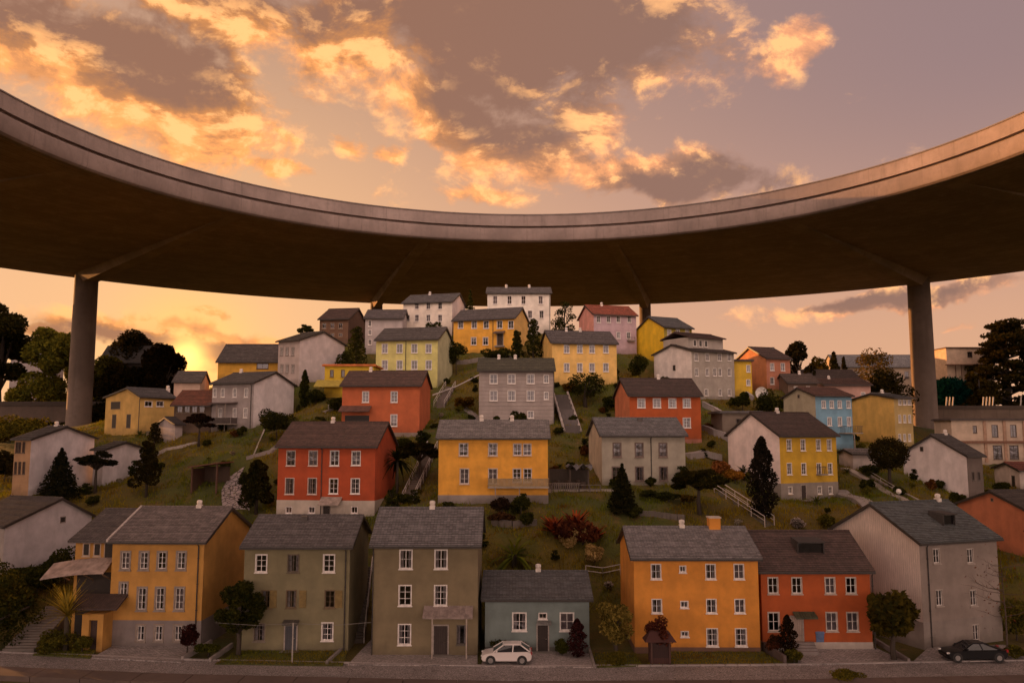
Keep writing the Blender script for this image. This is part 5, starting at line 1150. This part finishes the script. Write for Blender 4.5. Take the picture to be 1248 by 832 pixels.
# upper slope
for (k, lab, q, kw) in [
    ('clumps', 'dark tree against the cream gable of the amber house', (650, 430, 387, 30), dict(Y=147)), ('clumps', 'small dark tree by the amber house gable', (630, 428, 402, 20), dict(Y=147)),
    ('bush', 'dark hedge below the amber orange house', (604, 434, 420, 44), dict(Y=148)), ('bush', 'dark bush right of the lime yellow house', (556, 440, 402, 32), dict(Y=148)),
    ('clumps', 'dark tree between pinkish grey house and small grey house', (434, 440, 398, 34), dict(Y=150)), ('bush', 'dark bush under the trees left of the lime yellow house', (420, 440, 420, 28), dict(Y=146)),
    ('umbrella', 'lone umbrella shaped tree left of the dark brown timber house', (372, 425, 390, 24), dict(Y=160)), ('fir', 'black pointed tree right of the white summit house', (573, 390, 354, 20), dict(Y=168)),
    ('bush', 'dark bush in front of the white summit house', (528, 400, 386, 26), dict(Y=157)), ('mass', 'dark tree on the summit right of the cream house', (688, 412, 366, 34), dict(Y=166)),
    ('broad', 'spreading dark tree below the cream yellow house', (714, 496, 453, 52), dict()), ('bush', 'ochre shrub under the cream yellow house wall', (694, 480, 464, 24), dict()),
    ('bush', 'dark bush below the lilac house', (780, 462, 428, 30), dict(Y=146)), ('bush', 'dark bush right of the ramp before the coral gable', (745, 500, 480, 24), dict()),
    ('cypress', 'small black cypress beside the bright yellow house', (371, 486, 450, 12), dict(Y=134)), ('bush', 'dark bush left of the bright yellow house', (385, 492, 470, 30), dict(Y=131)),
    ('bush', 'low dark hedge below the bright yellow house', (420, 492, 480, 46), dict(Y=127)), ('bush', 'dark bushes below the orange coral house', (940, 494, 464, 46), dict(Y=139)),
    ('bush', 'dark bush on the slope left of the orange coral house', (905, 490, 472, 26), dict(Y=139)), ('bush', 'ochre bush above the dark stairs', (566, 500, 480, 30), dict()),
    ('bush', 'potted green bushes behind the golden house chimney', (630, 512, 494, 28), dict(Y=118)), ('bush', 'dark planted bush behind the golden house ridge', (606, 512, 500, 16), dict(Y=118))]:
    T(k, lab, *q, c=DK if 'ochre' not in lab else (.11, .07, .015), n=1300, leaf=.36, name='tree' if k not in ('bush',) else 'shrub', cat='tree' if k not in ('bush',) else 'shrub', **kw)
# background trees
for (k, lab, q, c, n, Y_) in [
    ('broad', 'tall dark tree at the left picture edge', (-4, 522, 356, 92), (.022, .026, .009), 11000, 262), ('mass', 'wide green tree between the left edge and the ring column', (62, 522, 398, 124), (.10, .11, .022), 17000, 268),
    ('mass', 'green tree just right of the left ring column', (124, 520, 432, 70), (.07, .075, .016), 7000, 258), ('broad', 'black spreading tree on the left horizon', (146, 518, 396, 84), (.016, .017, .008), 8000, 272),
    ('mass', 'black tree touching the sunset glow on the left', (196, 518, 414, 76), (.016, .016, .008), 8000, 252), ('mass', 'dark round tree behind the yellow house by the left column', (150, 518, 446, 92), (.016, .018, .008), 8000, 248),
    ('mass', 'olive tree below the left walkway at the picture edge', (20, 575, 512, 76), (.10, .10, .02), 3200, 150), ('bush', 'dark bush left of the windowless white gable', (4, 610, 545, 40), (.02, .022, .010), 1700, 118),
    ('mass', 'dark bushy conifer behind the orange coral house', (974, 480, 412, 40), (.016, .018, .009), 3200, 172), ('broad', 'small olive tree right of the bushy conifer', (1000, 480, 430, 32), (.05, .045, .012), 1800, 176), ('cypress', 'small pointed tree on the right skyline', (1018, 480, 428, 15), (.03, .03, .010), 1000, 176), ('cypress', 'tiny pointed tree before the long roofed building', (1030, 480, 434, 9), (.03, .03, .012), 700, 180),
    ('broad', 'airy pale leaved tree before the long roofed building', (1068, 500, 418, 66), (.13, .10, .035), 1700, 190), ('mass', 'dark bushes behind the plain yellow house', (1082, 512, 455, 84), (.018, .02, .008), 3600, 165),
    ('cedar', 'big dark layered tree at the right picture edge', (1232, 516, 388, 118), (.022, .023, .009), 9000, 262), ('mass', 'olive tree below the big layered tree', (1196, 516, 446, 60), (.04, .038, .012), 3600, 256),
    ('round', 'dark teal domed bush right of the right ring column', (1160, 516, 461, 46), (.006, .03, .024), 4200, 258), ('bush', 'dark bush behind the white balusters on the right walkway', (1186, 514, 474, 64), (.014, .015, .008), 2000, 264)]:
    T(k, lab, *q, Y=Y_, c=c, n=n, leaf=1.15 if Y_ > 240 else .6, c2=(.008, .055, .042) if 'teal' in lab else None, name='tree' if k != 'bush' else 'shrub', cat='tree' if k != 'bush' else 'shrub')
# small things on the right slope
p = H(928, 494, 0); t_ = thing('satellite_dish', 'white satellite dish on a pole below the orange coral house', 'satellite dish', p)
m = MB(); m.tube([(0, 0, -.5), (0, 0, 1.6)], .06, 6); m.build('pole', flat((.3, .27, .25), .5), t_)
m = MB(); N_ = 16
for i in range(4):
    for j in range(N_):
        def pp(i, j): r_ = 1.1 * i / 4; a_ = 6.2832 * j / N_; return (r_ * math.cos(a_), -.35 + .3 * (i / 4) ** 2 * -1 + .3, 1.9 + r_ * math.sin(a_))
        m.quad(pp(i, j), pp(i + 1, j), pp(i + 1, j + 1), pp(i, j + 1))
m.tube([(0, .0, 1.9), (0, -.8, 1.9)], .03, 5); m.build('dish', flat((.7, .65, .6), .5), t_)
p = H(1096, 612, 0); t_ = thing('garden_lamp', 'white globe lamp on a short post beside the round headed tree', 'lamp', p)
m = MB(); m.tube([(0, 0, -.3), (0, 0, .9)], .05, 6); m.build('post', flat((.3, .27, .25), .5), t_); m = MB(); m.lathe([(.05, .85), (.25, .95), (.34, 1.15), (.25, 1.4), (.06, 1.48)], (0, 0, 0), 12); m.build('globe', flat((.75, .7, .66), .4), t_)
T('bush', 'white flowering shrub above the red house roof', 973, 646, 628, 24, c=(.06, .05, .03), c2=(.6, .5, .45), n=700, name='shrub', cat='shrub', leaf=.26)
T('bush', 'small white flowering shrub behind the bungalow and blossoming tree', 741, 722, 706, 14, c=(.06, .06, .03), c2=(.6, .5, .42), n=400, name='shrub', cat='shrub', leaf=.22)

# wild shrubs dotted over the slope: four kinds, copied
def dup(root, loc, rz, sc):
    r_ = root.copy(); COL.objects.link(r_); r_.location = loc; r_.rotation_euler = (0, 0, rz); r_.scale = (sc, sc, sc * random.uniform(.8, 1.2))
    for ch in list(root.children): c_ = ch.copy(); COL.objects.link(c_); c_.parent = r_
    return r_
kinds = [('dark green wild shrub growing in the grass between the hillside houses', DK, None), ('olive wild shrub growing in the grass between the hillside houses', OL, None),
         ('rust brown wild shrub growing in the grass between the hillside houses', (.07, .03, .012), (.2, .08, .02)), ('pale flowering wild shrub growing in the grass between the hillside houses', (.08, .075, .03), (.5, .42, .32))]
kinds += [('green wild fern growing in the grass between the hillside houses', (.06, .085, .016), None), ('tall dark wild bush growing in the grass between the hillside houses', (.02, .03, .010), None)]
protos = [None] * 6; R2 = random.Random(21); cnt = 0
while cnt < 250:
    x = R2.uniform(-62, 66); y = R2.uniform(83, 150)
    if abs(x) > y * .58 or in_foot(np.array([x]), np.array([y]), .5)[0]: continue
    if not in_foot(np.array([x]), np.array([y]), 3.2)[0] and R2.random() < .4: continue
    k = R2.choice([0, 0, 0, 0, 1, 1, 2, 3, 4, 4, 5, 5]) if not (-8 < x < 12 and y < 96) else R2.choice([0, 4, 4, 5, 2, 1, 5]); z = tz(x, y); sc = R2.uniform(.45, 1.15) * (.6 if k == 3 else 1)
    if protos[k] is None:
        protos[k] = plant('palm' if k == 4 else ('mass' if k == 5 else 'bush'), kinds[k][0], Vector((x, y, z)), {4: 1.4, 5: 2.4}.get(k, 1.5), {4: 2.6, 5: 1.9}.get(k, 2.0), c=kinds[k][1], c2=kinds[k][2], n=500, leaf=.26 if k != 4 else .13, name='wild_fern' if k == 4 else 'wild_shrub', cat='shrub', group=['dark wild shrubs on the slope', 'olive wild shrubs on the slope', 'rust brown wild shrubs on the slope', 'pale flowering wild shrubs on the slope', 'wild ferns on the slope', 'tall dark wild bushes on the slope'][k]); protos[k].scale = (sc,) * 3
    else: dup(protos[k], (x, y, z), R2.uniform(0, 6.28), sc)
    cnt += 1
def path(pix, wd, mat, name='path'):
    pts = [hit(u, v) for u, v in pix]; mb = MB(); P_ = []
    for a_, b_ in zip(pts, pts[1:]):
        n_ = max(2, int((b_ - a_).length / .8)); P_ += [a_.lerp(b_, i / n_) for i in range(n_)]
    P_.append(pts[-1]); L_, R__ = [], []
    for i, p in enumerate(P_):
        d_ = P_[min(i + 1, len(P_) - 1)] - P_[max(i - 1, 0)]; s_ = Vector((-d_.y, d_.x, 0)).normalized() * wd / 2
        zc = max(tz(p.x + s_.x, p.y + s_.y), tz(p.x - s_.x, p.y - s_.y), tz(p.x, p.y)) + .12
        L_.append(Vector((p.x + s_.x, p.y + s_.y, zc))); R__.append(Vector((p.x - s_.x, p.y - s_.y, zc)))
    for i in range(len(P_) - 1):
        q = [L_[i], R__[i], R__[i + 1], L_[i + 1]]; mb.prism([(p.x, p.y, p.z - .9) for p in q][::-1], [tuple(p) for p in q][::-1])
    return struct(mb.build(name, mat))
PTH = concrete((.27, .235, .22), 2)
path([(836, 556), (858, 555), (880, 562)], 1.8, PTH); path([(1024, 601), (1044, 609), (1064, 625)], 1.8, PTH); path([(1028, 572), (1068, 592), (1112, 622)], 1.0, concrete((.33, .28, .24), 2))
path([(395, 503), (430, 496), (470, 488), (520, 486)], .9, concrete((.30, .26, .235), 2)); path([(560, 492), (590, 520)], 1.2, PTH) ; path([(300, 560), (330, 552), (345, 540)], .8, PTH)
def rails(label, pix, hgt=1.0, c=(.42, .37, .33), step=2.2):
    pts = [hit(u, v) for u, v in pix]; t_ = thing('railing', label, 'railing', pts[0]); m1 = MB(); o_ = pts[0]
    for k_ in (.5, 1.0): m1.tube([tuple(p - o_ + Vector((0, 0, hgt * k_))) for p in pts], .045, 5)
    m1.build('handrail', flat(c, .5), t_)
    for a_, b_ in zip(pts, pts[1:]):
        n_ = max(1, int((b_ - a_).length / step))
        for i in range(n_ + 1):
            p = a_.lerp(b_, i / n_) - o_; m1 = MB(); m1.tube([tuple(p - Vector((0, 0, .5))), tuple(p + Vector((0, 0, hgt)))], .05, 5); m1.build('post', flat(c, .5), t_)
rails('pale two bar railing on the slope behind the bungalow', [(714, 706), (735, 706), (756, 703)])
rails('thin pale railing along the path below the bright yellow house', [(400, 500), (440, 492), (476, 487)], .8)
rails('pale railing edging the path on the right slope below the sky blue house', [(1026, 566), (1058, 580), (1090, 600)], .8)
rails('dark railing at the top of the terrace before the grey green house', [(672, 601), (706, 601), (732, 601)], .9, (.12, .1, .09), 1.2)
low_wall('dark dry stone terrace wall below the shrubs and balcony', [(600, 640), (625, 645), (655, 642)], .6, .5, (.13, .105, .09), z=1)
low_wall('dark dry stone terrace wall on the slope above the orange house roof', [(770, 628), (800, 630), (835, 634)], .5, .5, (.14, .115, .10), z=1)
low_wall('grey stone terrace wall between the coral house and the lime yellow house', [(430, 478), (455, 482)], .7, .5, (.26, .23, .21), z=1)
low_wall('grey stone terrace wall below the amber orange house', [(556, 444), (590, 440), (630, 440)], .7, .5, (.24, .2, .18), z=1)

# ------------------------------------------------------------------ sky and sun
SAZ, SEL = -57.0, 5.5
w = bpy.data.worlds.new('World'); scene.world = w; w.use_nodes = True; nt = w.node_tree; nt.nodes.clear(); t = NT(nt)
tc = t.n('ShaderNodeTexCoord').outputs['Generated']; sep = t.n('ShaderNodeSeparateXYZ'); t.put(sep.inputs[0], tc)
X, Y_, Zz = sep.outputs; el = t.m('ARCSINE', Zz); az = t.m('ARCTAN2', X, Y_)
# clear sky: peach at the horizon to mauve overhead, unseen pink sky behind the camera brightened to light the village
up = t.m('MAXIMUM', Zz, 0.)
col = t.mix(t.ss(up, .0, .22), (.66, .36, .205), (.56, .31, .21)); col = t.mix(t.ss(up, .16, .48), col, (.34, .205, .17))
right = t.ss(az, -.05, .6); col = t.mix(t.m('MULTIPLY', t.m('MULTIPLY', right, t.ss(up, .1, .40)), .85), col, (.265, .18, .185))
def dirv(u, v): return Vector(ray(u, v)).normalized()
sd = dirv(228, 434); dt = t.n('ShaderNodeVectorMath', operation='DOT_PRODUCT'); t.put(dt.inputs[0], tc); dt.inputs[1].default_value = sd
dp_ = t.m('MAXIMUM', dt.outputs['Value'], 0.)
g1 = t.m('POWER', dp_, 30.); g2 = t.m('POWER', dp_, 900.); g3 = t.m('POWER', dp_, 11000.)
col = t.mix(t.m('MULTIPLY', g1, .3), col, (.84, .37, .14)); col = t.mix(t.m('MULTIPLY', g2, .7), col, (1.0, .30, .05))
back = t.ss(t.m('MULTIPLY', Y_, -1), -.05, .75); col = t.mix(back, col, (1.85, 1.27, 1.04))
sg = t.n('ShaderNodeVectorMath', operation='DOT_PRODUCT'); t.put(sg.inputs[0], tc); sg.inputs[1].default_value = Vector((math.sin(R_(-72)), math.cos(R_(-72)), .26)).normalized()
side_fill = t.m('POWER', t.m('MAXIMUM', sg.outputs['Value'], 0.), 14.); col = t.mix(side_fill, col, (2.2, 1.2, .62))  # glow added out of view on the left to warm the gables
def dirv(u, v): return Vector(ray(u, v)).normalized()
sd = dirv(228, 434); dt = t.n('ShaderNodeVectorMath', operation='DOT_PRODUCT'); t.put(dt.inputs[0], tc); dt.inputs[1].default_value = sd
dp_ = t.m('MAXIMUM', dt.outputs['Value'], 0.)
g1 = t.m('POWER', dp_, 16.); g2 = t.m('POWER', dp_, 420.); g3 = t.m('POWER', dp_, 5000.)
col = t.mix(t.m('MULTIPLY', g1, .55), col, (1.0, .58, .25)); col = t.mix(t.m('MULTIPLY', g2, .8), col, (1.3, .62, .15))
# clouds: soft masses in sky directions, broken up by warped noise
warp = t.n('ShaderNodeTexNoise'); t.put(warp.inputs['Vector'], tc); warp.inputs['Scale'].default_value = 7; warp.inputs['Detail'].default_value = 5; warp.inputs['Roughness'].default_value = .6
ae = t.n('ShaderNodeCombineXYZ'); t.put(ae.inputs[0], az); t.put(ae.inputs[1], el)
wv = t.n('ShaderNodeVectorMath', operation='MULTIPLY_ADD'); t.put(wv.inputs[0], warp.outputs['Color']); wv.inputs[1].default_value = (.15, .10, 0); 
sb = t.n('ShaderNodeVectorMath', operation='ADD'); t.put(sb.inputs[0], ae.outputs[0]); sb.inputs[1].default_value = (-.075, -.05, 0); t.put(wv.inputs[2], sb.outputs[0])
def masses(blobs):
    mask = None
    for (u, v, ru, rv, rot, wt) in blobs:
        d = dirv(u, v); k = d.y
        m_ = t.n('ShaderNodeMapping', vector_type='TEXTURE'); t.put(m_.inputs[0], wv.outputs[0]); m_.inputs[1].default_value = (math.atan2(d.x, d.y), math.asin(d.z), 0); m_.inputs[2].default_value = (0, 0, R_(rot)); m_.inputs[3].default_value = (ru / 1000 * k * 1.2, rv / 1000 * k * 1.2, 1)
        q = t.n('ShaderNodeVectorMath', operation='DOT_PRODUCT'); t.put(q.inputs[0], m_.outputs[0]); t.put(q.inputs[1], m_.outputs[0])
        e = t.m('MULTIPLY', t.m('POWER', .36788, q.outputs['Value']), wt); mask = e if mask is None else t.m('MAXIMUM', mask, e)
    return mask
mask = masses([(150, 92, 190, 72, -12, 1.2), (40, 60, 150, 70, 0, 1.1), (275, 160, 55, 22, -30, .85), (300, 20, 170, 48, 0, .95), (285, 80, 45, 28, -30, .75), (430, 38, 130, 56, -12, 1.1), (620, 35, 250, 80, 0, 1.3), (550, 145, 140, 50, -18, 1.15), (640, 190, 55, 38, -20, 1.0),
               (715, 135, 52, 44, -35, .85), (790, 78, 95, 32, 8, .9), (815, 222, 110, 32, 0, 1.1), (890, 222, 85, 27, 0, .85), (705, 215, 28, 26, 0, .7), (965, 52, 58, 28, 25, .9), (415, 182, 40, 13, -25, .8), (335, 207, 46, 12, -12, .8), (345, 157, 20, 11, -20, .7), (590, 242, 50, 16, 0, .6), (470, 200, 24, 12, 0, .6),
               (1075, 370, 130, 12, 3, 1.0), (1160, 358, 50, 10, 10, .85), (235, 412, 125, 21, -4, 1.35), (310, 414, 75, 12, 0, 1.1), (150, 400, 60, 14, 0, 1.0), (245, 374, 26, 6, 3, .9), (50, 402, 80, 12, 0, .7), (1165, 411, 22, 6, 0, .55), (920, 368, 60, 7, 0, .6)])
corem = masses([(650, 30, 210, 70, 0, 1.15), (600, 115, 105, 52, -15, 1.05), (185, 62, 120, 50, -12, 1.0), (700, 90, 90, 40, -10, .8), (60, 25, 130, 40, 0, .85), (320, 0, 150, 36, 0, .85), (440, 8, 60, 25, 0, .8), (835, 230, 85, 20, 0, .85), (905, 218, 75, 26, 0, 1.05), (780, 70, 60, 20, 0, .6), (1085, 366, 100, 8, 3, .8), (215, 419, 120, 13, -3, 1.0)])
gen = t.m('MULTIPLY', t.ss(t.noise(tc, 2.2, 3), .45, .7), t.m('MAXIMUM', t.ss(el, .6, .8), back)); mask = t.m('MAXIMUM', mask, t.m('MULTIPLY', gen, .7))
sv = t.mapv(tc, (1, 1, 1.6))
def nz(off): m_ = t.n('ShaderNodeMapping'); t.put(m_.inputs[0], sv); m_.inputs[1].default_value = off; return t.noise(m_.outputs[0], 11., 8, .62, .25)
na = nz((0, 0, 0)); nb = nz((.012, .0, .022))
raw = t.m('ADD', t.m('MULTIPLY', mask, 1.15), t.m('SUBTRACT', t.m('MULTIPLY', na, 2.3), 1.62))
alpha = t.ss(raw, -.12, .42)
rel = t.m('SUBTRACT', na, nb)
thick = t.ss(t.m('ADD', t.m('MULTIPLY', corem, 1.0), t.m('ADD', t.m('MULTIPLY', t.m('SUBTRACT', na, .5), .9), t.m('MULTIPLY', rel, -1.6))),   .08, .92)
nr = t.n('ShaderNodeMapRange', interpolation_type='SMOOTHSTEP'); t.put(nr.inputs[0], az); nr.inputs[1].default_value = -.3; nr.inputs[2].default_value = .4
lit = t.mix(nr.outputs[0], (1.04, .40, .115), (.82, .35, .17)); lit = t.mix(back, lit, c3((1.85, 1.27, 1.04), 1.15))
core = t.mix(nr.outputs[0], (.27, .132, .085), (.25, .14, .108)); lowr = t.ss(el, .16, .08) if False else t.m('SUBTRACT', 1, t.ss(el, .07, .16)); core = t.mix(t.m('MULTIPLY', lowr, .8), core, (.40, .17, .08)); core = t.mix(back, core, c3((1.85, 1.27, 1.04), .75))
lit = t.mix(t.m('MULTIPLY', t.m('SUBTRACT', 1, t.ss(el, .07, .16)), t.m('MULTIPLY', g1, .9)), lit, (.98, .36, .11)); mid = t.mix(nr.outputs[0], (.56, .225, .075), (.40, .205, .135)); mid = t.mix(back, mid, c3((1.85, 1.27, 1.04), .95)); ccol = t.mix(t.ss(thick, -.02, .28), lit, mid); ccol = t.mix(t.ss(thick, .22, .85), ccol, core); hi = t.m('MULTIPLY', t.ss(rel, .0, .10), t.m('SUBTRACT', 1, thick)); hi = t.m('MULTIPLY', hi, t.m('SUBTRACT', 1, t.m('MULTIPLY', lowr, .75))); ccol = t.mix(t.m('MULTIPLY', hi, .7), ccol, (1.3, .64, .24)); ccol = t.mix(t.m('MULTIPLY', t.ss(rel, .01, -.09), .35), ccol, core)
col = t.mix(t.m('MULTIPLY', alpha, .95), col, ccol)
col = t.mix(t.m('MULTIPLY', g3, .95), col, (2.4, 1.15, .30))
col = t.mix(t.ss(Zz, -.03, -.002), (.06, .045, .035), col)
sky = t.n('ShaderNodeTexSky', sky_type='NISHITA', sun_disc=False); sky.sun_elevation = R_(SEL); sky.sun_rotation = R_(SAZ)
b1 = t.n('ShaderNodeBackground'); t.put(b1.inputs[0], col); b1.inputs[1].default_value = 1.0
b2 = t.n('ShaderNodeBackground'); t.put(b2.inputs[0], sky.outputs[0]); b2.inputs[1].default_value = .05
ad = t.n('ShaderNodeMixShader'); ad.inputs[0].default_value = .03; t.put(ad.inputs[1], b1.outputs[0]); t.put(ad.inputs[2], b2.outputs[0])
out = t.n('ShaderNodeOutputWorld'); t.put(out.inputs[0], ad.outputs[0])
w.cycles.sampling_method = 'MANUAL'; w.cycles.sample_map_resolution = 512
sl = bpy.data.lights.new('sun', 'SUN'); sl.energy = 5; sl.angle = R_(.5); sl.color = (1, .42, .12); so = bpy.data.objects.new('sun', sl); COL.objects.link(so)
sv_ = Vector((math.sin(R_(SAZ)) * math.cos(R_(SEL)), math.cos(R_(SAZ)) * math.cos(R_(SEL)), math.sin(R_(SEL)))); so.rotation_euler = sv_.to_track_quat('Z', 'Y').to_euler()
scene.view_settings.view_transform = 'Standard'; scene.view_settings.look = 'None'; scene.view_settings.exposure = .28; scene.view_settings.gamma = 1
scene.cycles.use_adaptive_sampling = True; scene.cycles.adaptive_threshold = .03; scene.cycles.max_bounces = 5; scene.cycles.diffuse_bounces = 2; scene.cycles.transparent_max_bounces = 8; scene.cycles.caustics_reflective = False; scene.cycles.caustics_refractive = False
try: scene.cycles.use_denoising = True
except Exception: pass
